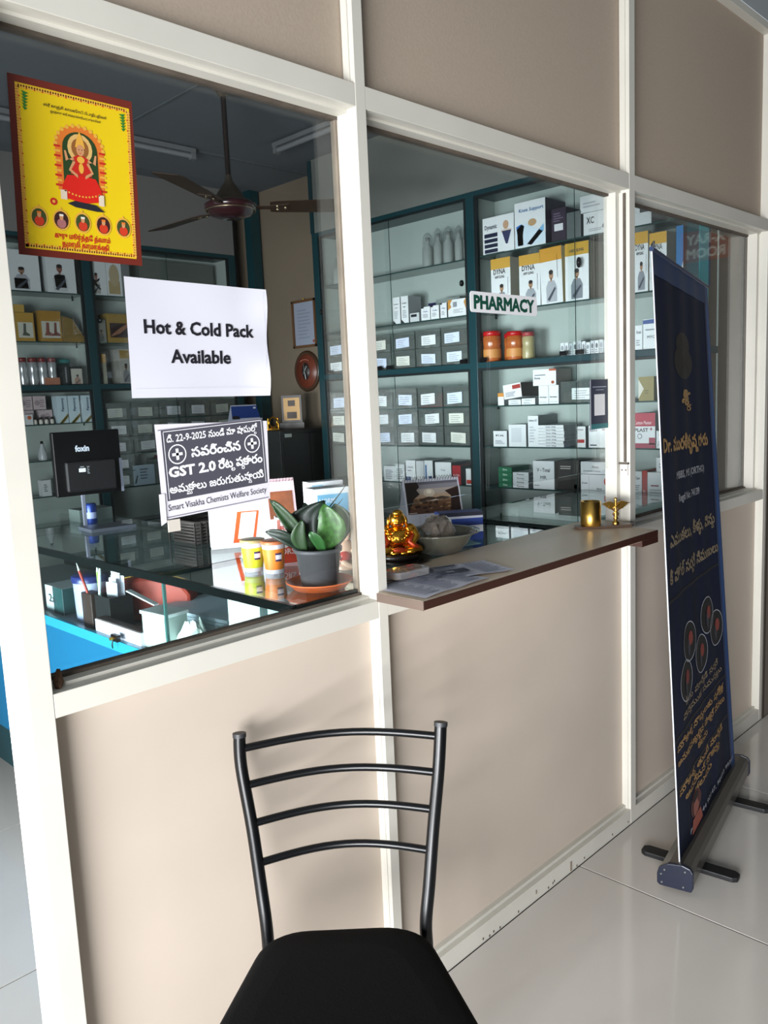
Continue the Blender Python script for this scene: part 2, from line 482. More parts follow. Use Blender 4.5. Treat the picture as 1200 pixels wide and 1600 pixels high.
for sx, x0 in ((1, .09), (-1, .91)):
    for a in range(6):
        y = .92 - a * .017; sh.poly([(x0, y), (x0 + sx * (.055 - a * .003), y - .008), (x0 + sx * .02, y - .022)], GRN, 4)
sh.text('ஸ்ரீ காஞ்சி காமகோடி பீடாதிபதிகள்', .5, .862, .016, DRK, 4, .01, width=.50)
sh.text('ஜகத்குரு ஸ்ரீ சங்கராச்சாரியார் சுவாமிகள்', .5, .832, .013, DRK, 4, .01, width=.40)
arch = [(.33, .40), (.32, .66)] + [(.515 - .195 * math.cos(math.pi * k / 12), .66 + .125 * math.sin(math.pi * k / 12)) for k in range(13)] + [(.71, .66), (.70, .40)]
sh.poly(arch, ORG, 3)
for k in range(13):
    a = math.pi * k / 12; sh.oval(.515 - .19 * math.cos(a), .665 + .12 * math.sin(a), .016, .012, GLD, 4, 8)
for x in (.335, .695):
    for k in range(9): sh.rect(x - .025, .42 + .028 * k, x + .025, .432 + .028 * k, GLD if k % 2 else RED, 4)
arch2 = [(.375, .40), (.375, .65)] + [(.515 - .14 * math.cos(math.pi * k / 12), .65 + .10 * math.sin(math.pi * k / 12)) for k in range(13)] + [(.655, .65), (.655, .40)]
sh.poly(arch2, col('27401d'), 5)
sh.oval(.515, .655, .10, .085, col('d9b06a'), 6); sh.oval(.515, .655, .07, .06, col('8f5a2a'), 7)
sh.poly([(.475, .66), (.49, .71), (.515, .755), (.54, .71), (.555, .66)], GLD, 8)      # crown
sh.oval(.515, .645, .032, .033, SKN, 9); sh.oval(.504, .648, .005, .003, DRK, 10, 6); sh.oval(.527, .648, .005, .003, DRK, 10, 6); sh.rect(.508, .627, .522, .630, RED, 10)
sh.poly([(.43, .50), (.455, .60), (.49, .615), (.54, .615), (.575, .60), (.60, .50)], RED, 8)
for sx in (-1, 1):
    sh.poly([(.515 + sx * .06, .60), (.515 + sx * .12, .57), (.515 + sx * .13, .63), (.515 + sx * .115, .63), (.515 + sx * .10, .585), (.515 + sx * .05, .575)], SKN, 9)
    sh.poly([(.515 + sx * .06, .585), (.515 + sx * .10, .52), (.515 + sx * .03, .48), (.515 + sx * .03, .50), (.515 + sx * .08, .525), (.515 + sx * .045, .57)], SKN, 9)
sh.oval(.515, .59, .03, .02, GLD, 9); sh.oval(.515, .54, .02, .03, GLD, 9)
sh.poly([(.35, .36), (.36, .43), (.40, .49), (.515, .50), (.63, .49), (.67, .43), (.685, .36), (.515, .335)], col('cf2014'), 8)
for k in range(11): sh.oval(.38 + .027 * k, .375 + .0009 * (k - 5) ** 2, .008, .006, GLD, 9, 6)
sh.rect(.34, .345, .39, .40, col('d8c8b0'), 9); sh.rect(.645, .335, .69, .40, col('d8c8b0'), 9)
sh.poly([(.39, .325), (.45, .345), (.62, .335), (.69, .30), (.62, .298), (.45, .308)], col('23232b'), 9)
sh.oval(.285, .325, .028, .021, RED, 4); sh.oval(.285, .325, .012, .009, GLD, 5)
for k, cx in enumerate((.165, .335, .505, .675, .845)):
    cy = .222 - .0 * k
    sh.oval(cx, cy, .068, .062, GLD, 4); sh.oval(cx, cy, .056, .051, col('3c4a22' if k % 2 == 0 else '3a1f1c'), 5)
    sh.oval(cx, cy - .02, .036, .028, col('c8391f' if k != 1 else 'a86a6a'), 6); sh.oval(cx, cy + .015, .015, .016, SKN, 7); sh.rect(cx - .016, cy + .022, cx + .016, cy + .034, col('e3dccf') if k in (1, 2) else ORG, 8)
    sh.poly([(cx - .01, cy + .06), (cx, cy + .075), (cx + .01, cy + .06)], GLD, 5)
sh.text('குரு மூர்த்தே த்வாம்', .5, .118, .030, RED, 4, .03, width=.45)
sh.text('நமாமி காமாக்ஷி', .52, .072, .030, RED, 4, .03, width=.38)
pr.done('print', t)

# white notice
t, pr, sh = sheet_thing('paper_notice', 'plain white landscape sheet printed Hot & Cold Pack Available', 'notice',
                        (.749, 1.532), (1.060, 1.528), (1.065, 1.743), (.753, 1.748), PAPER,
                        fold=lambda a, c: .004 * max(0, a - .85) / .15 * (1 + math.sin(9 * c)) + .001 * math.sin(7 * a + 3 * c) + .001)
INK = col('1b1a22')
sh.text('Hot & Cold Pack', .497, .545, .115, INK, 2, .03, width=.79)
sh.text('Available', .487, .30, .115, INK, 2, .03, width=.435)
sh.rect(.02, .075, .98, .077, col('cfcfd6'), 2); sh.rect(.975, .03, .977, .97, col('cfcfd6'), 2)
pr.done('print', t)

# grey GST notice
t, pr, sh = sheet_thing('printed_notice', 'dark grey printed notice in white lettering with two round plus signs', 'notice',
                        (.794, 1.301), (1.047, 1.313), (1.051, 1.476), (.790, 1.482), col('dcd9e2'),
                        fold=None)
GR, WT = col('4b4b55'), col('efeff4')
sh.rect(.045, .19, .985, .93, GR, 2); sh.rect(.06, .205, .065, .915, WT, 3); sh.rect(.965, .205, .97, .915, WT, 3); sh.rect(.06, .91, .97, .917, WT, 3)
sh.rect(.02, .015, .985, .025, col('77747e'), 2); sh.rect(.02, .93, .985, .94, col('77747e'), 2)
sh.text('ది. 22-9-2025 నుండి మా షాపుల్లో', .505, .80, .075, WT, 4, .02, width=.84, tel=True)
for cx in (.165, .86):
    sh.ring(cx, .665, .078, .105, .12, WT, 4); sh.rect(cx - .045, .65, cx + .045, .68, WT, 4); sh.rect(cx - .012, .605, cx + .012, .725, WT, 4)
sh.text('సవరించిన', .515, .615, .10, WT, 4, .03, width=.46, tel=True)
sh.text('GST 2.0', .285, .435, .105, WT, 4, .04, width=.42)
sh.text('రేట్ల ప్రకారం', .735, .44, .095, WT, 4, .03, width=.43, tel=True)
sh.text('అమ్మకాలు జరుగుతున్నాయి', .51, .265, .085, WT, 4, .02, width=.88, tel=True)
sh.text('Smart Visakha Chemists Welfare Society', .505, .085, .07, col('2b2930'), 3, .0, width=.92)
pr.done('print', t)
MB().box(.006, .032, -.004, -.002, -.024, -.001, mat('torn_tape', 'c9c2b8', .4)).add([(-.008, -.003, .05), (.004, -.0035, .05), (.004, -.0035, -.004), (-.008, -.003, -.01)], [(0, 1, 2, 3)], col('e6e4ea')).done('tape', t)

# PHARMACY plate
t = thing('pharmacy_sticker', 'small white plate lettered PHARMACY in green capitals', 'sign', (1.895, .0658, 1.755))
RY = Matrix.Rotation(-.006, 4, 'Y')
pl = []
for cx, cz, a0 in ((.146, .019, 0), (-.146, .019, 90), (-.146, -.019, 180), (.146, -.019, 270)):
    for k in range(5): a = math.radians(a0 + 22.5 * k); pl.append((cx + .008 * math.cos(a), cz + .008 * math.sin(a)))
MB().prism(pl, 0, .0012, WHITE, Matrix.Rotation(math.pi / 2, 4, 'X')).done('plate', t)
b = MB(); sh = Sheet(b, (0, -.0013, 0), (1, 0, 0), (0, 0, 1)); sh.n = Vector((0, -1, 0)); sh.text('PHARMACY', 0, -.0165, .034, col('0e4a3a'), 1, .05, width=.28); b.done('lettering', t)

# navy payment card stuck at the right of window 2 (its code square left blank)
t = thing('payment_card', 'navy blue card with a blank white square on the right edge of the service window', 'card', (2.392, .0655, 1.462))
MB().box(-.056, .056, -.0012, 0, -.078, .08, col('14213c')).done('card', t)
b = MB(); sh = Sheet(b, (0, -.0013, 0), (1, 0, 0), (0, 0, 1)); sh.n = Vector((0, -1, 0))
sh.rect(-.03, -.035, .036, .033, WHITE, 1); sh.rect(-.04, .055, .045, .058, col('9aa4b8'), 1); sh.rect(-.02, .046, .03, .048, col('9aa4b8'), 1); sh.rect(-.056, -.078, .056, -.062, col('1f6f74'), 1); sh.rect(-.056, -.078, -.052, .08, col('d9dde2'), 2)
b.done('print', t)


# ================================================================== SERVICE BOARD
t = thing('service_counter', 'beige laminate service shelf with a dark brown edge under the open window', 'counter', (1.9, 0, 1.045))
LAM = mat('beige_counter_laminate', 'e0cdb6', .34, noise=.05, scale=4, spec=.15); EDG = mat('dark_brown_edge', '3a2119', .4)
ox = 1.9
b = MB().prism([(1.285 - ox, -.143), (2.377 - ox, -.143), (2.377 - ox, -.001), (2.474 - ox, -.001), (2.474 - ox, .15), (1.322 - ox, .15), (1.322 - ox, -.001), (1.285 - ox, -.001)], .003, .025, LAM)
b.done('board', t, bevel=.0008)
b = MB().box(1.285 - ox, 2.378 - ox, -.1455, -.143, .005, .0245, EDG); b.done('front_edge', t)
MB().box(2.275 - ox, 2.378 - ox, -.1458, -.06, -.014, .004, EDG).done('edge_packer', t)
MB().box(1.283 - ox, 1.285 - ox, -.1455, -.001, .004, .0245, mat('taupe_edge', '63544b', .4)).done('side_edge', t)


# ================================================================== GLASS CASES (z top 1.07)
ZT = 1.07
t = thing('display_counter', 'glass topped counter case with a teal base behind the big window', 'counter', (1.1, 1.2, 0))
o0 = Vector((1.1, 1.2, 0))


def lb(x0, x1, y0, y1, z0, z1, mt, name, par=t, o=o0, bevel=0): return MB().box(x0 - o.x, x1 - o.x, y0 - o.y, y1 - o.y, z0, z1, mt).done(name, par, bevel=bevel)


BLUE = mat('turquoise_board', '064a69', .35)
lb(1.1, 1.115, .075, 2.4, 0.30, .80, BLUE, 'side_panel')
lb(1.22, 1.235, .075, 2.4, 0.0, .80, mat('dark_teal_plinth', '173a40', .5), 'plinth')
lb(1.1, 1.115, .075, 2.4, .80, .832, mat('teal_rail', '1b6f86', .3), 'rail')
lb(1.115, 1.60, .64, 2.4, .80, .815, mat('case_floor', '8f9ba0', .5), 'case_floor')
lb(1.115, 2.20, .085, .64, .80, .815, mat('case_floor', '8f9ba0', .5), 'case_floor')
lb(1.115, 2.20, .08, .09, 0.03, .80, BLUE, 'front_panel')
lb(1.60, 1.612, .64, 2.4, .03, 1.05, mat('dark_board', '14201f', .5), 'back_panel')
for y0, y1 in ((.08, .632), (.638, 2.4)):
    lb(1.1, 1.106, y0, y1, .832, 1.06, TG, 'side_glass')
lb(1.1, 1.108, .631, .6385, .832, 1.06, mat('glass_joint', '2c5552', .15), 'glass_joint')
tp = MB().prism([(0, -1.13), (.182, -1.13), (.182, -1.045), (1.1, -1.045), (1.1, -.563), (0, -.563)], 1.062, 1.07, TG); tp.done('top_glass', t)
lb(1.1, 1.62, .64, 2.4, 1.062, 1.07, TG, 'top_glass')
bl = MB()
BE = mat('black_glass_edging', '080f0f', .2)
for (x0, x1, y0, y1) in ((1.091, 1.101, .066, 2.4), (1.1, 1.286, .062, .071), (1.1, 2.20, .637, .6405)):
    bl.box(x0 - 1.1, x1 - 1.1, y0 - 1.2, y1 - 1.2, 1.049 if x0 < 1.095 else 1.058, 1.0706, BE)
bl.done('edging', t)
b = MB(); b.box(-.012, 0, -.300, -.262, .835, .855, BLKM); b.lathe([(.005, 0), (.005, .012)], BRASS, 10, M=Matrix.Translation((-.012, -.28, .845)) @ Matrix.Rotation(-math.pi / 2, 4, 'Y')); b.tube([(-.015, -.28, .842), (-.018, -.279, .825), (-.016, -.277, .815)], .002, BLKM, 6)
b.done('lock', t)

t = thing('display_counter', 'glass topped counter case under the right hand shelves, behind the service window', 'counter', (2.30, .4, 0))
o0 = Vector((2.30, .4, 0))
lb(2.295, 3.19, .155, .655, 1.062, 1.07, TG, 'top_glass', t, o0)
lb(2.295, 2.301, .155, .655, .80, 1.062, TG, 'side_glass', t, o0)
lb(2.301, 3.19, .155, .655, .80, .81, mat('case_floor', '8f9ba0', .5), 'case_floor', t, o0)
lb(2.295, 3.19, .145, .655, .03, .80, BLUE, 'base', t, o0)
lb(2.291, 2.2955, .155, .655, 1.058, 1.0706, BE, 'edging', t, o0); lb(2.291, 3.19, .655, .659, 1.058, 1.0706, BE, 'edging', t, o0)


# ================================================================== SHELF UNITS
SZ = [1.06, 1.257, 1.455, 1.666, 1.90, 2.165]


def shelf_unit(name, label, loc, rz, w, bays, dp=.19):
    """local frame: front faces -y, x runs along the front, z up"""
    t = thing(name, label, 'shelf', loc, rz)
    MB().box(0, w, dp - .006, dp, 0.03, 2.44, SHELFW).done('back_board', t)
    for k, x in enumerate(bays):
        MB().box(x - .009, x + .009, .012, dp - .006, .03, 2.44, SHELFW).done('divider', t)
        MB().box(x - .024, x + .024, -.004, .012, .03, 2.462, TEAL).done('stile', t, bevel=.0015)
        d = MB(); 
        if k < len(bays) - 1: d.box(x + .024, x + .040, .0, .014, .06, 2.43, TEALD)
        if k: d.box(x - .040, x - .024, .0, .014, .06, 2.43, TEALD)
        d.done('door_channel', t)
    MB().box(0, w, -.003, dp, 2.44, 2.462, TEAL).done('top_rail', t, bevel=.0015)
    MB().box(0, w, .0, .013, 2.428, 2.44, TEALD).done('door_channel', t)
    MB().box(0, w, -.003, dp, 1.636, 1.664, TEAL).done('middle_rail', t, bevel=.0015)
    MB().box(0, w, .001, .013, 1.624, 1.636, TEALD).done('door_channel', t)
    MB().box(0, w, -.003, dp, .03, .06, TEAL).done('bottom_rail', t)
    for a, c in zip(bays[:-1], bays[1:]):
        for z in (.85, 1.06, 1.257, 1.455, 1.90, 2.165):
            MB().box(a + .012, c - .012, .016, dp - .008, z - .007, z - .0005, mat('dark_glass_shelf', '2c4442', .15)).done('shelf', t)
        for z in (1.06, 1.257, 1.455, 1.90, 2.165):
            for x in (a + .014, c - .020, ):
                for y in (.022, dp - .03):
                    if 'sb' not in MATS: o = MB().box(0, .006, 0, .008, -.022, -.008, TEALD).done('shelf_bracket', t); MATS['sb'] = o.data
                    else: o = link(bpy.data.objects.new('shelf_bracket', MATS['sb'])); o.parent = t
                    o.location = (x, y, z)
        mid = (a + c) / 2
        for z0, z1 in ((.062, 1.624), (1.668, 2.428)):
            MB().box(a + .03, mid + .02, .002, .0045, z0, z1, DG).done('door_pane', t); MB().box(mid - .02, c - .03, .0085, .011, z0, z1, DG).done('door_pane', t)
            MB().box(mid + .019, mid + .021, .0015, .005, z0, z1, GEDGE).done('pane_edge', t)
    return t


def lock(t, x, z, hh=.030):
    b = MB(); b.prism([(x + .011 * math.cos(2 * math.pi * k / 14), z + .5 * hh * math.sin(2 * math.pi * k / 14)) for k in range(14)], 0, .008, BLKM, Matrix.Rotation(math.pi / 2, 4, 'X'))
    b.lathe([(.005, 0), (.005, .003)], mat('chrome', 'cfcfd0', .2, 1), 10, M=Matrix.Translation((x, -.008, z)) @ Matrix.Rotation(math.pi / 2, 4, 'X'))
    b.done('door_lock', t)


# right hand unit: local x = 2.36 - y_world
RU = shelf_unit('shelf_cabinet', 'teal framed wall cabinet with glass doors along the right wall', (3.2, 2.36, 0), -math.pi / 2, 2.265, [.024, 1.150, 2.242])
lock(RU, 2.36 - 1.27, 2.05); lock(RU, 2.36 - .62, 2.055, .045); lock(RU, 2.36 - 2.31, 2.02); lock(RU, 2.36 - 2.12, 1.40)
BU = shelf_unit('shelf_cabinet', 'teal framed wall cabinet with glass doors along the back wall', (1.25, 3.15, 0), 0, 1.97, [.024, .958, 1.946])
lock(BU, 1.01, 2.02)
for y in (1.13 + .02, .70, .62, 1.27, 1.78, 1.86, 2.26): MB().box(2.36 - y - .018, 2.36 - y + .018, -.014, -.001, 1.666, 1.685, BLKM).done('door_stop', RU)


def carton(name, label, cat, unit, a, b_, z, h, dep, spec, group=None, tilt=0, y0=.018, cor=0):
    """unit 'R': a,b world y (a<b); unit 'B': a,b world x"""
    wd = b_ - a; mid = (a + b_) / 2
    loc, rz = ((3.2 + y0, mid, z), -math.pi / 2) if unit == 'R' else ((mid, 3.15 + y0, z), 0) if unit == 'B' else unit
    bm = MB(); h = h - .001; dep = min(dep, .165 - max(0, y0 - .018))
    bm.box(-wd / 2, wd / 2, 0, dep, 0, h, spec[0])
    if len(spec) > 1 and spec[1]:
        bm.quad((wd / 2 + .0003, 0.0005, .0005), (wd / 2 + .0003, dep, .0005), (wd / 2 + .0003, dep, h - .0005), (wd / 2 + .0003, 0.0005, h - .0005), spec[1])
    sh = Sheet(bm, (-wd / 2, -.0003, 0), (wd, 0, 0), (0, 0, h)); sh.n = Vector((0, -1, 0))
    for d in spec[2:]:
        k = d[0]
        if k == 'r': sh.rect(*d[1:5], d[5], d[6] if len(d) > 6 else 1)
        elif k == 'o': sh.oval(*d[1:5], d[5], d[6] if len(d) > 6 else 2, 12)
        elif k == 't': sh.text(d[1], d[2], d[3], d[4], col(d[5]), 3, .02, width=d[6] if len(d) > 6 else None)
        elif k == 'l': sh.lines(*d[1:6], d[6], 2)
        elif k == 'p': sh.poly(d[1], d[2], 2)
        elif k == 'person':
            cx, sc, c1, c2 = d[1:5]
            sh.oval(cx, .52 * sc + .0, .10, .085 * sc, c2, 3, 12); sh.poly([(cx - .24, .0 + .03), (cx - .25, .30 * sc), (cx - .13, .42 * sc), (cx + .13, .42 * sc), (cx + .25, .30 * sc), (cx + .24, .03)], c1, 2)
            sh.rect(cx - .035, .40 * sc, cx + .035, .46 * sc, c2, 3); sh.oval(cx, .57 * sc, .10, .045 * sc, '25201e', 4)
            sh.poly([(cx - .2, .08), (cx + .16, .30 * sc), (cx + .2, .26 * sc), (cx - .1, .05)], '3f4450', 4)
    o = bm.done(name); o.location = loc; o.rotation_euler = (0, tilt, rz)
    return tag(o, label, cat, group)


W, OFF, GY = 'dfe3e6', 'c9cdd0', '9a9fa3'
plain = lambda txt='': [W, GY, ('t', txt or 'Tablets', .5, .66, .12, '3a3d44', .6), ('l', .15, .18, .85, .45, 3, '8a8f96')]
# ---- right unit, bay 2 (near bay), top shelf
carton('carton', 'white carton with navy stripes on the top shelf near the teal post', 'box', 'R', .971, 1.15, 2.165, .166, .14,
       [W, 'b9bdc2', ('r', .05, .03, .48, .13, '101b3a'), ('r', .05, .17, .48, .27, '101b3a'), ('r', .05, .31, .48, .41, '101b3a'), ('r', .05, .45, .48, .56, '101b3a'), ('t', 'Dynamic', .27, .68, .12, '222a40', .4), ('o', .75, .72, .09, .12, 'c09a7c'), ('r', .6, .52, .92, .60, 'd8c6b8'), ('p', [(.62, .56), (.92, .56), (.80, .2), (.74, .2)], '2a3158'), ('l', .08, .0, .7, .03, 1, '222222')])
carton('carton', 'large blue and white support carton with a dark purple side on the top shelf', 'box', 'R', .801, .966, 2.165, .20, .165,
       [W, '2a1f33', ('p', [(.03, .03), (.03, .4), (.30, .55), (1, .25), (1, .03)], 'cfe0ee'), ('p', [(.10, .05), (.08, .35), (.05, .48), (.22, .52), (.32, .47), (.27, .3), (.28, .05)], '2c6cc0'), ('o', .58, .52, .14, .08, 'b8966e'), ('p', [(.4, .06), (.95, .45), (.95, .3), (.55, .03)], '7db4de'), ('t', 'Knee Support', .55, .78, .08, '3f6fa0', .8), ('r', .35, .05, .40, .3, '1f3a66')])
carton('carton', 'purple carton with a white sticker behind the blue support carton', 'box', 'R', .722, .797, 2.165, .15, .12, ['2a1d30', '2a1d30', ('r', .2, .35, .8, .55, 'd8dade'), ('l', .15, .62, .85, .9, 4, '6a5b74')], y0=.06)
carton('carton', 'grey side-on carton in the shadow of the top shelf', 'box', 'R', .622, .692, 2.165, .11, .12, ['5c6264', '44494b'])
carton('carton', 'wide white carton with a pen mark, lower of two on the top shelf', 'box', 'R', .479, .609, 2.165, .093, .14, [OFF, '8b9094', ('t', 'XC', .25, .5, .3, '20242c', .28), ('l', .2, .15, .9, .3, 2, '8a8f96'), ('o', .8, .3, .12, .12, '6a6e78')])
carton('carton', 'wide white carton, upper of two on the top shelf', 'box', 'R', .479, .625, 2.259, .07, .14, [OFF, '7e8387', ('l', .1, .3, .7, .7, 2, 'a0a4aa')])
dyna = lambda c1='8a8f98': [W, 'b0ab9c', ('r', 0, .80, 1, 1, 'c99c3c'), ('t', 'DYNA', .45, .70, .10, '1c1c20', .62), ('t', 'ARM SLING', .45, .62, .05, '3a3a40', .5), ('person', .55, .82, c1, 'a98467'), ('r', .86, .3, .88, .62, '6a6e76')]
carton('arm_sling_box', 'white and gold arm sling carton nearest the teal post on the second shelf', 'box', 'R', .997, 1.108, 1.90, .239, .07, dyna())
carton('arm_sling_box', 'second white and gold arm sling carton, just above the pharmacy plate', 'box', 'R', .833, .947, 1.90, .232, .06, dyna('9aa0a8'))
carton('arm_sling_box', 'third gold topped carton leaning a little to the left', 'box', 'R', .715, .828, 1.90, .245, .05, [W, 'c9b98a', ('r', 0, .76, 1, 1, 'c9922c'), ('person', .5, .98, 'a9adb4', 'a98467'), ('r', .78, .45, .80, .85, '6a6e76')], tilt=-.03)
carton('arm_sling_box', 'fourth gold topped carton behind the oval door lock', 'box', 'R', .586, .703, 1.90, .246, .12, [W, '6d6a5c', ('r', 0, .78, 1, 1, 'bf962f'), ('person', .5, .9, '7d838c', 'a98467'), ('t', 'ARM SLING', .5, .84, .05, '3a3a40', .6)])
carton('arm_sling_box', 'gold topped carton just right of the last white post, turned to the window', 'box', 'R', .314, .378, 1.90, .239, .1, dyna())
carton('arm_sling_box', 'gold topped carton half hidden by the standing banner', 'box', 'R', .235, .308, 1.90, .225, .1, dyna('9aa0a8'))
carton('body_belt_box', 'blue carton with a man in a white vest beyond the standing banner', 'box', 'R', .10, .195, 1.90, .235, .1, ['2c6ea6', '1d4a70', ('r', 0, 0, 1, .15, 'a4492c'), ('person', .5, 1.15, 'd6d2cc', 'a98467')])
carton('carton', 'blue and white carton with a photo above the standing banner', 'box', 'R', .10, .20, 2.165, .14, .12, [W, '8b9094', ('r', .05, .3, .9, .9, '3c6fa0')])
carton('carton', 'grey carton with a dark square on the top shelf right of the last post', 'box', 'R', .30, .40, 2.165, .16, .12, [OFF, '7e8387', ('r', .5, .3, .9, .7, '22262c')])
# rail row
JR = mat('amber_jar', 'b5622e', .25, noise=.2, scale=40, coat=.5)


def jar(name, label, loc, r, h, body, lid, group=None, band=None):
    t = thing(name, label, 'jar', loc, 0, group)
    MB().lathe([(r * .92, 0), (r, .006), (r, h * .42), (r * .93, h * .5), (r, h * .58), (r, h * .80), (r * .8, h * .86)], body, 20).done('body', t)
    MB().lathe([(r * .88, h * .84), (r * .98, h * .85), (r * .98, h * .97), (r * .9, h), (0, h)], lid, 20).done('lid', t)
    if band: MB().lathe([(r * 1.01, h * .12), (r * 1.01, h * .40)], band, 20).done('label', t)
    return t


RL = mat('red_lid', 'b3161a', .3)
jar('powder_jar', 'amber drink powder jar with a red lid, nearest the teal post', (3.262, 1.146, 1.666), .044, .145, JR, RL, band=col('c98a4a'))
jar('powder_jar', 'amber jar set back between two others, only a strip showing', (3.325, 1.075, 1.666), .036, .131, JR, RL)
jar('powder_jar', 'amber drink powder jar with a red lid, third along the middle rail', (3.258, 1.008, 1.666), .040, .133, JR, RL, band=col('c98a4a'))
jar('powder_jar', 'paler cream jar with a red lid at the end of the row', (3.262, .934, 1.666), .029, .124, mat('cream_jar', 'a59a72', .3), mat('dusty_red_lid', '9b3f42', .4))
for k in range(12):
    y = .732 - k * .0215
    carton('ampoule_pack', 'small white and silver pack, number %s along the row on the middle rail' % ['one', 'two', 'three', 'four', 'five', 'six', 'seven', 'eight', 'nine', 'ten', 'eleven', 'twelve'][k], 'pack', 'R', y - .019, y, 1.666, random.uniform(.050, .062), .05,
           [random.choice(['d5dadd', 'b8bfc4']), '9a9fa3', ('o', .5, .6, .3, .2, random.choice(['5a5f66', '8a8f96'])), ('l', .15, .1, .85, .4, 2, '7a7f86')], group='small packs along the middle rail')
carton('carton', 'white carton with a blue flap and a curled leaf emblem left of the banner', 'box', 'R', .223, .336, 1.666, .122, .1, [W, GY, ('p', [(0, .84), (0, .97), (1, 1), (.7, .84)], '2e4c8c'), ('t', 'MYCOZ', .42, .36, .09, '4a5058', .5), ('l', .1, .62, .7, .72, 1, '8a8f96'), ('p', [(.78, .3), (.74, .5), (.78, .66), (.80, .5)], '3a3d44'), ('p', [(.84, .3), (.82, .5), (.88, .68), (.88, .5)], '3a3d44')])
carton('carton', 'narrow white carton with grey print between post and leaf emblem carton', 'box', 'R', .339, .372, 1.666, .1, .1, plain('Oral'))
# L1
carton('carton', 'white carton with a red corner patch tilted on the shelf below the teal rail', 'box', 'R', .945, 1.047, 1.487, .068, .15, [W, '4d4644', ('r', .52, .62, .98, .90, '9c3028'), ('l', .1, .15, .8, .5, 4, '6a6f78')], tilt=-.12)
carton('flat_carton', 'thin white carton under the tilted one, farther piece', 'box', 'R', .953, 1.023, 1.454, .026, .12, plain())
carton('flat_carton', 'thin white carton under the tilted one, nearer piece', 'box', 'R', .873, .948, 1.454, .03, .12, plain())
carton('carton', 'tiny white carton with an orange top at the far left of its shelf', 'box', 'R', 1.05, 1.085, 1.454, .06, .06, [W, GY, ('r', 0, .7, 1, 1, 'c98a3a')])
for i, (a, c2) in enumerate(((.746, .798), (.800, .852))):
    carton('carton', ['right', 'left'][i] + ' one of two upright white cartons under a lying carton', 'box', 'R', a, c2, 1.454, .085, .12, [W, GY, ('t', 'Bandage', .5, .35, .07, '2c2f36', .7), ('r', .1, .1, .9, .12, GY)])
carton('carton', 'white carton with a maroon leaf and a handwritten name lying on two upright ones', 'box', 'R', .758, .882, 1.539, .074, .13, [W, '8f8a84', ('t', 'Forte', .2, .4, .14, '1f2a44', .25), ('r', .7, .88, 1, 1, 'b0563c'), ('o', .86, .18, .07, .1, '9c4a2c'), ('l', .08, .62, .8, .75, 1, '6a6f78')])
# clear tray


def bin_(label, unit, a, b_, z, h, group, card=W, cardw=.62, off=0, redfill=None):
    wd = b_ - a; mid = (a + b_) / 2
    loc, rz = ((3.2 + .02, mid, z), -math.pi / 2) if unit == 'R' else ((mid, 3.15 + .02, z), 0)
    t = thing('drawer_bin', label, 'bin', loc, rz, group)
    b = MB(); d = .15; q = .002
    for x0, x1, y0, y1, z0, z1 in ((-wd / 2, wd / 2, 0, q, .004, h), (-wd / 2, -wd / 2 + q, 0, d, 0, h), (wd / 2 - q, wd / 2, 0, d, 0, h), (-wd / 2, wd / 2, 0, d, 0, q), (-wd / 2, wd / 2, d - q, d, 0, h)): b.box(x0, x1, y0, y1, z0, z1, BINM)
    b.box(-wd / 2, wd / 2, -.003, .004, h - .006, h, BINM)
    b.done('tray', t)
    ch = h * .52; cw = wd * cardw; x0 = -cw / 2 + off * wd; sk = random.uniform(-.003, .003)
    c = MB(); z0 = h * .16
    c.add([(x0, -.0035, z0 + sk), (x0 + cw, -.0035, z0 - sk), (x0 + cw, -.0035, z0 + ch - sk), (x0, -.0035, z0 + ch + sk), (x0, -.0028, z0 + sk), (x0 + cw, -.0028, z0 - sk), (x0 + cw, -.0028, z0 + ch - sk), (x0, -.0028, z0 + ch + sk)], [(0, 1, 2, 3), (7, 6, 5, 4), (0, 4, 5, 1), (2, 6, 7, 3)], card)
    sh = Sheet(c, (x0, -.0036, z0), (cw, 0, 0), (0, 0, ch)); sh.n = Vector((0, -1, 0)); sh.lines(.12, .15, .85, .92, 4, '6f747c', 1, .22); c.done('name_card', t)
    f = MB(); random.seed(int(1000 * (a + z)))
    x = -wd / 2 + .006
    while x < wd / 2 - .02:
        ww = random.uniform(.02, .05); ww = min(ww, wd / 2 - .006 - x); f.box(x, x + ww - .001, .012, .10, .003, h * random.uniform(.45, .8), redfill or random.choice(['6f7470', '8b8f8c', '565c5a', 'a3a5a2', '6d5a52']))
        x += ww
    f.done('contents', t)
    return t


ORD = ['first', 'second', 'third', 'fourth', 'fifth', 'sixth', 'seventh']
bin_('clear tray with a white card beside the two stacked white cartons', 'R', .545, .735, 1.454, .097, None, off=.12)
carton('pouch', 'folded golden pouch on the shelf seen just right of the last post', 'pouch', 'R', .288, .356, 1.454, .101, .07, ['8f8353', '6f6642', ('p', [(.0, .1), (.35, .5), (0, .9)], 'd8d6cc'), ('l', .4, .3, .8, .5, 2, '6f6642')])
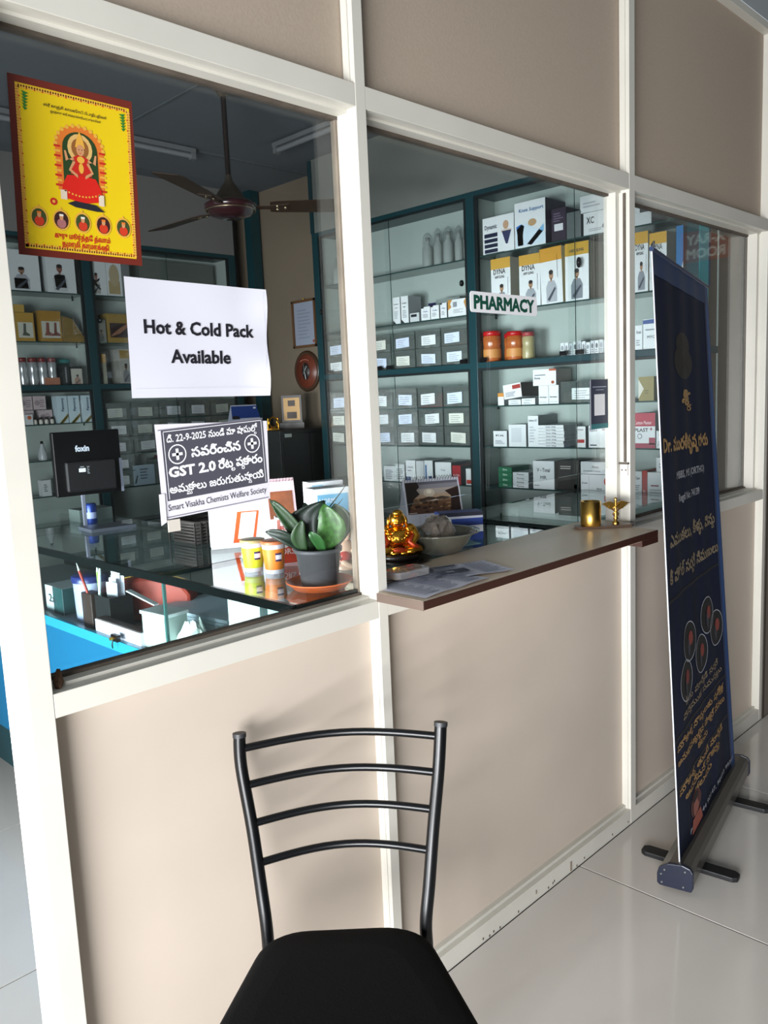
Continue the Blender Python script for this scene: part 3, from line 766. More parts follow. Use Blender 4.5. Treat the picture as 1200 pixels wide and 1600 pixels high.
# L2
carton('carton', 'small square white carton at the far left of the third lower shelf', 'box', 'R', 1.038, 1.118, 1.257, .076, .12, plain('Kit'))
carton('carton', 'plain white carton with a faint panel beside the small square one', 'box', 'R', .927, 1.026, 1.257, .106, .12, [W, GY, ('r', .15, .2, .75, .85, 'cdd2d8')])
carton('carton', 'tall narrow white carton standing left of the flat stack', 'box', 'R', .858, .915, 1.257, .146, .16, [W, '767c7e', ('t', 'Softox SC', .5, .82, .06, '1f2a44', .8), ('l', .15, .15, .8, .7, 6, 'b8bdc4')])
for k in range(7):
    carton('flat_carton', 'thin white carton, %s from the bottom of the tall flat stack' % ORD[k], 'box', 'R', .722 + random.uniform(-.004, .004), .858, 1.257 + .0145 * k, .0142, .16, [W, '8a9096', ('t', 'Gel 30g', .5, .25, .4, '4a5060', .4)], group='flat cartons in the tall stack')
carton('carton', 'white carton with a red band, between the flat stack and the runner carton', 'box', 'R', .610, .656, 1.257, .094, .16, [W, '6f7476', ('r', .12, .22, .88, .38, 'a82c28'), ('t', 'Relief', .5, .82, .06, '5a2a2a', .6)])
carton('carton', 'white carton with a black running figure', 'box', 'R', .476, .594, 1.257, .097, .14, [W, GY, ('t', 'FLEXO', .2, .74, .14, '1f2a44', .3), ('t', 'SPRAY', .66, .78, .08, '8a3030', .2), ('r', .06, .08, .34, .14, '1f2a44'), ('o', .86, .62, .03, .05, '1c1c22'), ('p', [(.70, .18), (.80, .36), (.82, .52), (.88, .55), (.86, .42), (.78, .28), (.73, .15)], '1c1c22'), ('p', [(.74, .5), (.90, .52), (.98, .60), (.97, .63), (.86, .57), (.72, .53)], '1c1c22'), ('p', [(.80, .36), (.92, .30), (.90, .18), (.94, .18), (.96, .34), (.84, .42)], '1c1c22')])
carton('plaster_carton', 'red and white plaster carton lettered PLAST beside the last post', 'box', 'R', .282, .38, 1.257, .148, .14, [W, '6f7476', ('r', 0, .62, 1, 1, 'b03a4c'), ('r', 0, 0, 1, .14, 'a03a50'), ('r', .72, .1, 1, .3, 'a03a50'), ('t', 'Cotton Plaster', .45, .68, .10, 'e8c8cc', .8), ('t', 'PLAST', .38, .47, .10, '2a1c22', .62), ('r', .76, .53, .88, .555, 'a03a50'), ('r', .805, .50, .835, .59, 'a03a50'), ('o', .3, .34, .11, .075, '3a2c32', 2), ('o', .3, .34, .09, .058, W, 3)])
carton('carton', 'small white carton right of the red plaster carton', 'box', 'R', .221, .277, 1.257, .073, .12, plain('Tape'))
# L3
for k in range(4):
    carton('flat_carton', 'green carton, %s from the bottom of the green stack' % ORD[k], 'box', 'R', 1.013 + random.uniform(-.002, .002), 1.093, 1.06 + .0245 * k, .0242, .14, ['1d6e4c', '4f6e62', ('t', 'Zine', .5, .35, .35, 'cfe8d8', .35)], group='green cartons in a stack of four')
for k in range(4):
    carton('flat_carton', 'white carton, %s from the bottom of the stack beside the green ones' % ORD[k], 'box', 'R', .918 + random.uniform(-.002, .002), 1.008, 1.06 + .019 * k, .0187, .16, [W, '858b90', ('t', 'Pantop', .5, .3, .4, '3a3d44', .45)], group='white cartons in a stack of four')
carton('carton', 'tall white carton handwritten V-Total in pen', 'box', 'R', .775, .891, 1.06, .133, .15, [W, '8f8f8c', ('t', 'V - Total', .5, .62, .13, '3a3d44', .62), ('t', 'MR', .5, .36, .12, '6a6d74', .3), ('r', .05, .12, .3, .14, '3a3d44')])
carton('carton', 'black carton with a white badge beside the handwritten carton', 'box', 'R', .644, .755, 1.06, .137, .13, ['34312f', '2a2826', ('l', .12, .72, .85, .86, 2, 'b8b4ae'), ('p', [(0, 0), (1, 0), (1, .42), (0, .30)], '1a1210'), ('o', .84, .14, .09, .08, 'c9c9cc'), ('l', .08, .07, .35, .10, 1, 'd08a6a')])
carton('carton', 'white carton, lower of two beside the black one, with a red dot', 'box', 'R', .501, .636, 1.06, .078, .13, [W, '6f7476', ('o', .93, .62, .07, .22, 'b8321c'), ('t', 'Amox', .68, .14, .12, '2c2f36', .2), ('r', .30, .05, .31, .95, GY), ('t', 'Dose', .15, .45, .12, '4a5060', .2)])
carton('carton', 'white carton, upper of two beside the black one', 'box', 'R', .501, .636, 1.139, .056, .13, [W, '6f7476', ('t', 'Amox', .55, .5, .2, '4a4d54', .25), ('l', .1, .2, .85, .4, 1, '9a9fa6')])
carton('carton', 'white carton with grey print right of the last post on the lowest shelf', 'box', 'R', .342, .38, 1.06, .099, .14, plain('Caps'))
carton('carton', 'red striped end of a carton on the lowest shelf', 'box', 'R', .318, .340, 1.06, .103, .14, ['b0302a', '8a2622', ('t', 'Rx', .5, .1, .1, 'e8d8d8', .4)])
carton('carton', 'wide white carton with a maroon line, left of the banner edge', 'box', 'R', .215, .316, 1.06, .097, .14, [W, GY, ('r', .15, .38, .5, .44, '8a3a44'), ('l', .1, .1, .8, .3, 2, '9a9fa6'), ('l', .6, .65, .9, .85, 2, '8a8f96')])
carton('carton', 'white carton lying on the wide one, left of the banner edge', 'box', 'R', .215, .277, 1.158, .062, .12, [W, GY, ('l', .2, .3, .8, .7, 2, '9a9fa6')])
# hidden shelf below (inside the case view)
carton('carton', 'small white carton low behind the glass case front', 'box', 'R', .98, 1.04, .85, .11, .12, plain())

# ---- right unit, bay 1
for k, (a, c2) in enumerate(((1.708, 1.760), (1.649, 1.700))):
    carton('tube_carton', ['left', 'right'][k] + ' one of two tall slim white cartons with black corners', 'box', 'R', a, c2, 1.90, .138, .10, [W, GY, ('p', [(.0, 0), (0, .14), (.45, 0)], '15171a'), ('t', 'Lotion', .5, .72, .05, '3a3d44', .6), ('t', 'SPF', .5, .58, .04, '3a3d44', .35), ('l', .2, .2, .85, .5, 5, '9a9fa6')])
carton('flat_carton', 'low white carton with a dark panel at the foot of the slim pair', 'box', 'R', 1.575, 1.638, 1.90, .045, .1, [OFF, GY, ('r', .1, .55, .75, .85, '1a1d28')])
carton('carton', 'navy carton lying behind the small white ones', 'box', 'R', 1.421, 1.581, 1.90, .094, .06, ['1c1d4a', '17183a', ('r', .03, .62, .97, .66, '8f93b8')], y0=.10)
for k, (a, c2) in enumerate(((1.499, 1.560), (1.439, 1.495), (1.388, 1.430))):
    carton('carton', '%s small white carton from the left in front of the navy one' % ORD[k], 'box', 'R', a, c2, 1.90, .068 if k < 2 else .074, .07, [W, '6a6f74', ('r', 0, .9, .3, 1, '15171a'), ('t', 'Cream', .5, .6, .1, '5a5f88', .5), ('l', .2, .2, .8, .5, 3, '8a8f96')])
carton('carton', 'white carton with orange corners beside the teal post', 'box', 'R', 1.265, 1.379, 1.90, .083, .10, [W, GY, ('p', [(0, .4), (0, 1), (.25, 1), (.12, .75), (.2, .55)], 'c08a3c'), ('p', [(1, .4), (1, 1), (.88, .8)], 'c08a3c'), ('r', .28, .55, .5, .85, '8a8f96'), ('l', .3, .2, .85, .45, 3, '9a9fa6')])
carton('carton', 'flat grey packet lying on the small white cartons', 'box', 'R', 1.36, 1.52, 1.975, .03, .08, ['7f8a88', '6a7472'], y0=.09)
CLR = glass('clear_film', (.88, .90, .90), .08, .12, .12, (.5, .55, .54))
for k, (a, c2, h) in enumerate(((1.512, 1.577, .175), (1.447, 1.502, .185), (1.376, 1.438, .183), (1.315, 1.364, .177), (1.255, 1.307, .182), (2.161, 2.262, .15))):
    t = thing('wrapped_bottle', ['%s film wrapped bottle from the left on the top shelf of the far bay' % ORD[k] if k < 5 else 'film wrapped carton at the far end of the top shelf beside the fan blade'][0], 'bottle', (3.27, (a + c2) / 2, 2.165))
    r = (c2 - a) / 2
    MB().lathe([(r * .8, 0), (r * .85, .01), (r * .85, h * .55), (r * .35, h * .68), (r * .35, h * .78)], mat('pale_plastic', 'a9b0ad', .4), 16).done('bottle', t)
    MB().lathe([(r * .38, h * .76), (r * .38, h * .86), (0, h * .86)], col('8a8f8c'), 14).done('cap', t)
    MB().lathe([(r * .98, .001), (r * 1.0, h * .3), (r * .93, h * .6), (r * .75, h * .9), (r * .2, h)], CLR, 9, flat=True).done('film', t)
bay1 = [(1.791, 1.88, .083, 'x', W), (1.723, 1.79, .095, 'white carton with a grey table print', W), (1.642, 1.712, .118, 'white carton with a blue foot', W), (1.582, 1.637, .116, 'grey white carton', OFF), (1.519, 1.578, .12, 'white carton with a blue stripe', W), (1.393, 1.502, .113, 'broad white carton', W), (1.33, 1.385, .098, 'red carton', 'a3242c'), (1.256, 1.297, .084, 'white carton with a red foot', W), (2.12, 2.18, .104, 'white carton far along', W)]
for k, (a, c2, h, nm, c) in enumerate(bay1):
    lab = ['white carton next to the white window post on the lowest far bay shelf', 'white carton with grey ruled print on the lowest far bay shelf', 'white carton with a blue foot behind the desk calendar', 'greyish carton pressed between two white ones behind the desk calendar', 'white carton with a blue stripe behind the desk calendar', 'broad plain white carton above the desk calendar rings', 'red carton above the desk calendar', 'white carton with a red foot beside the teal post', 'white carton at the far end of the lowest shelf, left of the window post'][k]
    sp = [c, '7f868a']
    if k in (1, 0, 8): sp += [('l', .15, .15, .85, .8, 6, '7a8088')]
    if k == 2: sp += [('r', 0, 0, .5, .25, '2c4a7c'), ('l', .2, .5, .8, .8, 2, '9a9fa6')]
    if k == 4: sp += [('r', .1, 0, .3, .8, '4f74a8'), ('r', .5, 0, .9, .3, '2c3f7c')]
    if k == 5: sp += [('t', 'Tab', .5, .6, .08, '8a8f96', .3)]
    if k == 6: sp += [('t', 'REVITAL', .5, .45, .09, 'e8c8c8', .75), ('l', .2, .1, .8, .35, 3, 'd89a9a')]
    if k == 7: sp += [('r', .1, .08, .9, .32, 'b8321c')]
    carton('carton', lab, 'box', 'R', a, c2, 1.06, h, .13, sp)
rows = [('upper stack on the middle rail', 1.759, .094, 6), ('lower stack on the middle rail', 1.666, .092, 6), ('row under the teal rail', 1.455, .105, 6), ('upper row of the double shelf', 1.357, .096, 6), ('lower row of the double shelf', 1.258, .098, 6)]
for ri, (rn, z, h, n) in enumerate(rows):
    for k in range(n):
        wdt = 1.06 / n; hi = 2.315 - k * wdt
        bin_('clear drawer, %s from the near end, %s, right wall' % (ORD[n - 1 - k], rn), 'R', hi - wdt + .006, hi, z, h, 'clear drawers in the right wall cabinet', card=random.choice([W, 'd9dbd2', 'cfd9ee']) , off=random.uniform(-.08, .08), cardw=.56, redfill='8a2a2a' if (ri == 2 and k == 4) else None)

# ---- back unit, bay 1
carton('waist_belt_box', 'white carton with a torso in a dark belt, top left on the back wall', 'box', 'B', 1.79, 1.953, 2.165, .21, .12, [OFF, '55595c', ('person', .4, .95, '9a9ea6', '8a6a58'), ('p', [(.15, .05), (.15, .30), (.55, .30), (.6, .05)], '22252c')])
carton('waist_belt_box', 'white carton with a torso wearing a grey waist belt, left of the teal post', 'box', 'B', 1.99, 2.152, 2.165, .225, .12, [OFF, '55595c', ('person', .45, 1.1, 'b4b8be', '8a5a4c'), ('p', [(.28, .12), (.25, .40), (.40, .44), (.62, .42), (.66, .12)], '3a3e48'), ('l', .35, .22, .56, .36, 1, '9a9fa6')])
gold = lambda foot: ['a88336', '5c4a22', ('r', .08, .12, .92, .66, 'b9b9ae'), ('p', foot, '4c5048')]
FT = [(.40, .62), (.36, .3), (.28, .2), (.7, .18), (.72, .24), (.52, .32), (.54, .62)]
carton('foot_support_box', 'gold carton with a single foot at the left edge of the back wall', 'box', 'B', 1.80, 1.895, 1.90, .15, .1, gold(FT))
carton('foot_support_box', 'gold carton with a pair of feet in brown socks', 'box', 'B', 1.925, 2.045, 1.90, .165, .1, ['9a742c', '4c3a1a', ('r', .08, .12, .92, .66, 'b4b4aa'), ('p', [(x - .1, y) for x, y in FT], '7a4238'), ('p', [(x * .8 + .35, y) for x, y in FT], '6a3a32')])
o = MB().prism([(-.064, 0), (.064, 0), (.064, .02), (.0, .125), (-.06, .14)], 0, .1, mat('brown_gold_card', '7a6232', .6), Matrix.Rotation(math.pi / 2, 4, 'X') @ Matrix.Translation((0, 0, -.1))).done('splint_box', loc=(2.112, 3.17, 1.90)); tag(o, 'wedge shaped brown gold carton leaning beside the teal post, back wall', 'box')
carton('small_gold_box', 'small gold carton sitting on the single foot carton', 'box', 'B', 1.80, 1.85, 2.051, .04, .08, ['b08f45', '6c5a2a'])
SIL = mat('silver_white_tin', 'b9bcc0', .22, .6)
for k, x in enumerate((1.822, 1.877, 1.93, 1.984)):
    jar('powder_tin', '%s silver white jar with a dark red lid from the left, back wall' % ORD[k], (x, 3.2, 1.666), .024, .148, SIL, mat('dark_red_lid', '6a1a1c', .4), group='silver jars with red lids')
carton('orange_box', 'low salmon coloured carton in front of the silver jars', 'box', 'B', 1.925, 2.008, 1.666, .04, .02, ['a06a52', '7a4c3a'])
jar('wide_jar', 'wide dark jar with a teal lid behind the small cartons, back wall', (2.075, 3.285, 1.666), .055, .145, col('1f3a3c'), col('1f7472'))
carton('carton', 'narrow black carton with a grey stripe in front of the teal lidded jar', 'box', 'B', 2.022, 2.064, 1.666, .106, .04, ['1a1c20', '101114', ('r', .45, .1, .65, .9, '7a7d80')])
carton('photo_carton', 'black edged carton with a portrait in front of the teal lidded jar', 'box', 'B', 2.07, 2.142, 1.666, .10, .04, ['15171a', '101114', ('r', .06, .03, .94, .88, 'b0aca4'), ('person', .55, .9, '9a7a6c', '6a4638')])
PKB = ['b9a9ad', '6a6064', ('o', .3, .5, .22, .2, '94848a'), ('l', .5, .2, .9, .8, 4, '8a7a80')]
for k, (a, c2, z) in enumerate(((1.79, 1.862, 1.458), (1.89, 1.965, 1.458), (1.79, 1.86, 1.535), (1.866, 1.934, 1.535))):
    carton('carton', 'pinkish carton, %s of the four behind the tiny bottles' % ['lower left', 'lower right', 'upper left', 'upper right'][k], 'box', 'B', a, c2, z, .074, .07, PKB, y0=.06)
for k in range(4):
    x = 1.856 + .031 * k
    t = thing('tiny_bottle', 'tiny dark capped bottle, %s from the left in front of the pinkish cartons' % ORD[k], 'bottle', (x, 3.185, 1.455), group='tiny dark capped bottles')
    MB().lathe([(.010, 0), (.0105, .003), (.0105, .020), (.006, .026)], col('c9c4bc'), 12).done('body', t); MB().lathe([(.007, .025), (.0075, .037), (0, .037)], col('1c1614'), 12).done('cap', t)
carton('carton', 'small white carton with an orange dot left of the tiny bottles', 'box', 'B', 1.80, 1.838, 1.455, .056, .03, [OFF, GY, ('o', .5, .7, .3, .2, 'b05a3a')])
for k, (a, c2) in enumerate(((1.976, 2.036), (2.041, 2.106), (2.119, 2.183))):
    carton('syrup_carton', '%s pale blue carton with a gold diagonal stripe, left of the teal post' % ['first', 'second', 'third'][k], 'box', 'B', a, c2, 1.455, .150, .06, ['b9ccd6', '6a7478', ('p', [(.1, .0), (.5, .0), (1, .22), (1, .36)], '8a7a3a'), ('p', [(.2, .0), (.35, .0), (1, .27), (1, .31)], '20303c')])
    b = MB(); sh = Sheet(b, (0, 0, 0), (0, 0, .15), (-.06, 0, 0)); sh.n = Vector((0, -1, 0)); sh.text('Fancovy', .68, 0, .24, col('23405c'), 1, .03, width=.5, align='C')
    q = b.done('lettering', bpy.data.objects[[o.name for o in C.objects if o.name.startswith('syrup_carton')][-1]]); q.location = (.008, -.0008, 0)
t = thing('spray_bottle', 'white teardrop spray bottle beside the monitor', 'bottle', (1.885, 3.20, 1.257))
MB().lathe([(.024, 0), (.026, .01), (.024, .04), (.010, .08), (.009, .09)], mat('milky_plastic', 'a9b0b4', .3), 16).done('body', t); MB().lathe([(.008, .088), (.008, .105), (0, .105)], BLKM, 10).done('nozzle', t)
carton('carton', 'small white carton standing low at the left of the monitor', 'box', 'B', 1.85, 1.90, 1.06, .09, .05, [OFF, '4a4f52', ('l', .2, .3, .6, .8, 4, '5a5f66')])
# ---- back unit, bay 2
carton('shoulder_brace_box', 'carton with a dark shoulder brace picture right of the teal post', 'box', 'B', 2.245, 2.335, 2.165, .21, .1, [OFF, '55595c', ('person', .3, .95, '9a9a96', '8a5a4c'), ('p', [(.05, .42), (.3, .40), (.55, .45), (.5, .38), (.3, .33), (.5, .2), (.6, .16), (.5, .14), (.2, .25), (.05, .24)], '1c1e24')])
carton('neck_brace_box', 'carton with a pale bald head portrait on the top shelf', 'box', 'B', 2.337, 2.43, 2.165, .21, .1, [OFF, '55595c', ('o', .5, .55, .34, .30, 'a8987a'), ('r', .1, .05, .85, .4, 'a08f68')])
carton('carton', 'dim grey carton beside the bald head portrait', 'box', 'B', 2.432, 2.482, 2.165, .2, .1, ['6a6e70', '44494b'])
carton('framed_certificate', 'certificate with a brown photograph inside the back wall cabinet', 'picture', 'B', 2.60, 3.13, 1.97, .44, .012, ['5b625e', '44494b', ('r', .22, .15, .50, .72, '4a3226'), ('r', .50, .15, .92, .72, '7d837c'), ('l', .54, .25, .88, .65, 6, '4d534e'), ('r', .92, .15, .925, .72, '20241f')], y0=.12)
carton('arm_support_box', 'gold carton with a bent arm picture behind the cabinet lock', 'box', 'B', 2.315, 2.465, 1.90, .165, .1, ['8f7434', '4c3a1a', ('r', .1, .18, .95, .68, '2c1418'), ('p', [(.1, .2), (.5, .32), (.95, .62), (.95, .75), (.5, .5), (.2, .3)], '8a5f48')])
carton('carton', 'dim carton with a figure left of the bent arm carton', 'box', 'B', 2.245, 2.305, 1.90, .13, .1, ['7a7a74', '3a3c3a', ('person', .5, .9, '5a5c58', '6a4a3c')])
carton('carton', 'gold topped carton with a raised hand below the bent arm carton', 'box', 'B', 2.235, 2.288, 1.666, .17, .1, ['8f8f80', '4a4636', ('r', 0, .7, 1, 1, '9a7430'), ('p', [(.1, .1), (.15, .5), (.4, .6), (.5, .3), (.4, .1)], '2a2420')])
carton('tall_sling_box', 'tall white and gold carton with a standing boy, beside the white notice', 'box', 'B', 2.368, 2.45, 1.666, .20, .1, ['9a9a94', '4a4636', ('r', .08, .72, .92, .96, '8f7434'), ('person', .5, .95, '76787a', '5a4034')])
for ri, (rn, z, h, n) in enumerate([('row under the teal rail', 1.455, .10, 5), ('upper row of the double shelf', 1.357, .094, 5), ('lower row of the double shelf', 1.258, .096, 5), ('upper row near the counter', 1.160, .09, 5), ('lower row near the counter', 1.062, .096, 5)]):
    for k in range(n):
        wdt = .92 / 5; lo = 2.238 + k * wdt
        if ri >= 3 and k > 4: continue
        if ri in (3, 4) and 1 <= k <= 2: continue
        bin_('smoky drawer, %s from the left, %s, back wall' % (ORD[k], rn), 'B', lo, lo + wdt - .006, z, h, 'smoky drawers in the back wall cabinet', card=random.choice(['b9c0c4', 'aab0a8', 'c2c6cc']), off=random.uniform(-.12, .05), cardw=.52)
carton('ruled_carton', 'bluish white carton with slanted print beside the brown file box', 'box', 'B', 2.40, 2.54, 1.062, .12, .1, ['8fa0ac', '5a666c', ('l', .3, .3, .8, .9, 4, '4a5a66'), ('p', [(.02, .1), (.15, .5), (.2, .5), (.1, .1)], '2a3a46')])
carton('grey_box', 'narrow grey box between the bluish carton and the brown file box', 'box', 'B', 2.545, 2.60, 1.062, .15, .1, ['4f5a56', '3a4442', ('r', .2, .8, .7, .86, '20241f')])
carton('file_box', 'brown wood grain file box with a slot handle', 'box', ((2.69, 3.165, 1.062), 0), 0, .16, 0, .165, .12, ['5c3426', '3c2218', ('r', .22, .62, .68, .72, 'a98a62', 1), ('r', .25, .64, .65, .70, '4a2a1e', 2), ('p', [(.48, .25), (.44, .35), (.48, .42), (.50, .35)], 'a98a62')])

# ================================================================== THINGS IN THE ROOM
# tall black cabinet in the corner and the things on it
t = thing('steel_cabinet', 'tall black cabinet in the far right corner of the room', 'cabinet', (3.155, 2.76, 0))
BK = mat('black_cabinet', '101412', .45, noise=.2, scale=3)
MB().box(-.225, .20, -.34, .36, 0.02, 1.355, BK).done('body', t, bevel=.003)
MB().box(-.218, -.015, -.350, -.341, .06, 1.33, BK).done('door', t); MB().box(-.01, .195, -.350, -.341, .06, 1.33, BK).done('door', t)
MB().box(-.20, -.15, -.352, -.350, 1.315, 1.335, col('8d9690')).done('label_plate', t)
t = thing('wooden_plaque', 'dark wooden award plaque with a brass sheet standing on the black cabinet', 'plaque', (3.19, 2.62, 1.356), math.radians(-50))
MB().box(-.075, .075, -.03, .03, 0, .035, mat('dark_wood', '2a1c14', .4)).done('base', t)
MB().box(-.062, .062, -.008, .008, .035, .20, mat('dark_wood', '2a1c14', .4)).done('board', t)
MB().box(-.05, .05, -.0095, -.008, .05, .185, mat('dull_brass', '6e5634', .35, .6)).box(-.022, .022, -.0105, -.0095, .135, .17, '3a2618').box(-.03, .03, -.0105, -.0095, .06, .10, '3a2618').done('brass_plate', t)
t = thing('gold_trophy', 'small open gold trophy on the corner of the black cabinet', 'trophy', (2.985, 2.55, 1.356))
b = MB().tube([(.03 * math.cos(a / 8 * math.pi), 0, .045 + .03 * math.sin(a / 8 * math.pi)) for a in range(16)], .006, GOLD, 8, closed=True).box(-.022, .022, -.015, .015, 0, .012, GOLD); b.done('ring', t)
MB().tube([(-.04, 0, .0), (-.036, 0, .07)], .004, GOLD, 6).tube([(.04, 0, 0), (.036, 0, .07)], .004, GOLD, 6).done('pillars', t)
t = thing('tent_calendar', 'blue and white tent calendar just above the grey notice', 'calendar', (3.02, 2.86, 1.356))
for sg, nm in ((-1, 'front_leaf'), (1, 'back_leaf')):
    MB().add([(-.13, sg * .035, 0), (.10, sg * .035, 0), (.08, 0, .155), (-.11, 0, .155)], [(0, 1, 2, 3)], col('b9c2d2')).done(nm, t)
b = MB(); b.add([(-.118, -.020, .075), (.090, -.020, .075), (.081, -.003, .148), (-.110, -.003, .148)], [(0, 1, 2, 3)], col('1d3f8a')); b.add([(-.118, -.0215, .07), (-.06, -.0215, .07), (-.07, -.014, .10), (-.11, -.014, .10)], [(0, 1, 2, 3)], col('12141c')); b.add([(.05, -.009, .13), (.07, -.009, .13), (.07, -.007, .14), (.05, -.007, .14)], [(0, 1, 2, 3)], col('e8ecf2')); b.done('print', t)

# wall pieces on the cream side wall
t = thing('framed_certificate', 'brown framed certificate hanging on the cream side wall', 'picture', (3.388, 2.68, 1.995), -math.pi / 2)
WD = mat('brown_frame_wood', '5e3f22', .4)
b = MB(); w_, h_ = .112, .145
for (x0, x1, z0, z1) in ((-w_, w_, h_ - .014, h_), (-w_, w_, -h_, -h_ + .014), (-w_, -w_ + .014, -h_, h_), (w_ - .014, w_, -h_, h_)): b.box(x0, x1, -.018, 0, z0, z1, WD)
b.done('frame', t); b = MB().box(-w_ + .014, w_ - .014, -.008, -.002, -h_ + .014, h_ - .014, mat('bluish_paper', '8f97a6', .4)); sh = Sheet(b, (-w_, -.0085, -h_), (2 * w_, 0, 0), (0, 0, 2 * h_)); sh.n = Vector((0, -1, 0)); sh.lines(.2, .2, .8, .85, 9, col('7a8292'), 1, .3); sh.oval(.85, .12, .04, .03, col('8a3a2a'), 2); b.done('certificate', t)
b = MB().lathe([(.004, 0), (.004, .01)], BRASS, 8, c=(0, -.01, h_)); b.done('hook', t)
t = thing('oval_shield', 'dark oval wooden shield with a silver emblem on the cream side wall', 'shield', (3.388, 2.682, 1.703), -math.pi / 2)
sq = Matrix.Diagonal((1, 1, 1.06, 1)) @ Matrix.Rotation(math.pi / 2, 4, 'X')
MB().lathe([(.118, 0), (.12, .01), (.112, .018), (.100, .014)], mat('dark_gold_wood', '3d2716', .35), 28, M=sq).done('rim', t)
MB().lathe([(.101, .008), (.098, .016), (.0, .016)], mat('reddish_wood', '6a3120', .35), 28, M=sq).done('board', t)
b = MB(); SV = mat('silver_emblem', '8f9492', .35, .8)
b.lathe([(.036, .017), (.036, .020), (0, .021)], mat('dark_disc', '2c2120', .4), 20, M=sq @ Matrix.Diagonal((1, 1.4, 1, 1)))
b.tube([(-.02, -.026, -.02), (0, -.03, .0), (.018, -.026, .03)], [.003, .007, .002], SV, 8); b.tube([(-.01, -.026, .045), (0, -.03, .005), (.005, -.026, -.05)], [.002, .006, .002], SV, 8); b.tube([(.03, -.026, -.005), (0, -.03, .01), (-.015, -.026, .012)], [.002, .005, .002], SV, 8)
b.tube([(.04 * math.cos(math.pi * k / 8), -.024, .06 + .012 * math.sin(math.pi * k / 8)) for k in range(9)], .003, col('b06a58'), 6)
b.done('emblem', t)

# ceiling fan
FZ = 2.352
t = thing('ceiling_fan', 'brown three bladed ceiling fan with a cone shaped hood', 'fan', (2.172, 1.70, FZ))
DB = mat('dark_brown_metal', '2c211c', .3, .5); OB = mat('olive_brown_metal', '5b5245', .35, .5); BRR = mat('fan_brass_ring', 'a8987c', .25, .9)
MB().lathe([(.03, .508), (.05, .495), (.02, .455), (.012, .45)][::-1], OB, 20).done('canopy', t)
MB().tube([(0, 0, .125), (0, 0, .47)], .0115, DB, 12).done('rod', t)
MB().lathe([(.085, .012), (.078, .024), (.018, .108), (.016, .118), (.013, .135)], OB, 28).done('hood', t)
MB().lathe([(.096, -.012), (.11, -.006), (.112, .012), (.10, .02), (.085, .022)], mat('maroon_enamel', '33161a', .25, coat=.6), 32).done('housing', t)
MB().lathe([(.0, -.045), (.05, -.043), (.088, -.03), (.098, -.012)], mat('maroon_enamel', '33161a', .25, coat=.6), 32).done('bottom_cap', t)
MB().tube([(.105 * math.cos(a), .105 * math.sin(a), -.012) for a in [2 * math.pi * k / 32 for k in range(32)]], .0035, BRR, 6, closed=True).done('ring', t)
MB().tube([(.09 * math.cos(a), .09 * math.sin(a), .022) for a in [2 * math.pi * k / 32 for k in range(32)]], .003, BRR, 6, closed=True).done('ring', t)
BL = mat('fan_blade_brown', '3c2a1d', .45, noise=.2, scale=5)
for ang in (92, 211, 321):
    R_ = Matrix.Rotation(math.radians(ang), 4, 'Z') @ Matrix.Rotation(math.radians(-12), 4, 'X')
    MB().prism([(.17, -.045), (.20, -.052), (.55, -.066), (.575, -.05), (.575, .05), (.55, .066), (.20, .052), (.17, .045)], .0, .003, BL, R_).done('blade', t)
    b = MB().prism([(.095, -.016), (.15, -.014), (.25, -.03), (.25, .03), (.15, .014), (.095, .016)], -.003, .0, BL, R_)
    for x, y in ((.20, .016), (.20, -.016), (.235, 0)): b.lathe([(.006, 0), (.004, -.006), (0, -.007)], BRR, 8, c=(x, y, -.003), M=R_)
    b.done('blade_bracket', t)

# tube lights (off)
for nm, lab, x, y, rz, L in (('tube_light', 'unlit ceiling tube light right of the fan', 2.84, 1.60, math.pi / 2, 1.2), ('tube_light', 'unlit ceiling tube light left of the fan, partly behind the yellow poster', 1.96, 2.53, 0, 1.2)):
    t = thing(nm, lab, 'light', (x, y, 2.852), rz)
    MB().box(-L / 2, L / 2, -.022, .022, -.022, 0, mat('batten_white', '6c7072', .5)).done('batten', t, bevel=.002)
    MB().tube([(-L / 2 + .02, 0, -.036), (L / 2 - .02, 0, -.036)], .013, mat('unlit_tube', '7c8082', .3), 10).done('tube', t)
    for sx in (-1, 1): MB().box(sx * (L / 2 - .012) - .012, sx * (L / 2 - .012) + .012, -.016, .016, -.052, -.022, mat('batten_white', '6c7072', .5)).done('end_cap', t)

# monitor on the case (back towards the window)
t = thing('computer_monitor', 'black flat monitor seen from behind, standing on the glass counter', 'monitor', (1.40, 1.62, 1.07), math.radians(-6))
MB().box(-.135, .115, -.012, .016, .135, .372, BLKM).done('screen', t, bevel=.004)
MB().box(-.10, .085, -.030, -.012, .150, .262, mat('black_plastic', '121316', .5)).done('rear_housing', t, bevel=.006)
MB().box(.106, .116, -.0135, .0, .135, .262, mat('grey_edge', '6b7280', .4)).done('side_trim', t)
b = MB(); sh = Sheet(b, (0, -.0125, 0), (1, 0, 0), (0, 0, 1)); sh.n = Vector((0, -1, 0)); sh.text('foxin', -.03, .298, .022, col('c9d6e2'), 2, .04, width=.052); b.done('lettering', t)
b = MB(); sh = Sheet(b, (0, -.0305, 0), (1, 0, 0), (0, 0, 1)); sh.n = Vector((0, -1, 0)); sh.rect(-.055, .222, -.03, .236, col('dfe6ea'), 1); sh.rect(-.05, .240, -.035, .243, col('9aa4aa'), 1); sh.lines(-.025, .215, -.015, .245, 5, col('8a949a'), 1); b.done('sticker', t)
b = MB().box(-.045, -.035, -.01, .005, .02, .15, mat('grey_edge', '6b7280', .4)); b.done('neck', t)
MB().prism([(-.05, -.09), (.12, -.09), (.09, -.02), (.12, .05), (-.05, .05)], 0, .012, mat('grey_plastic_foot', '5c6470', .35)).done('foot', t)
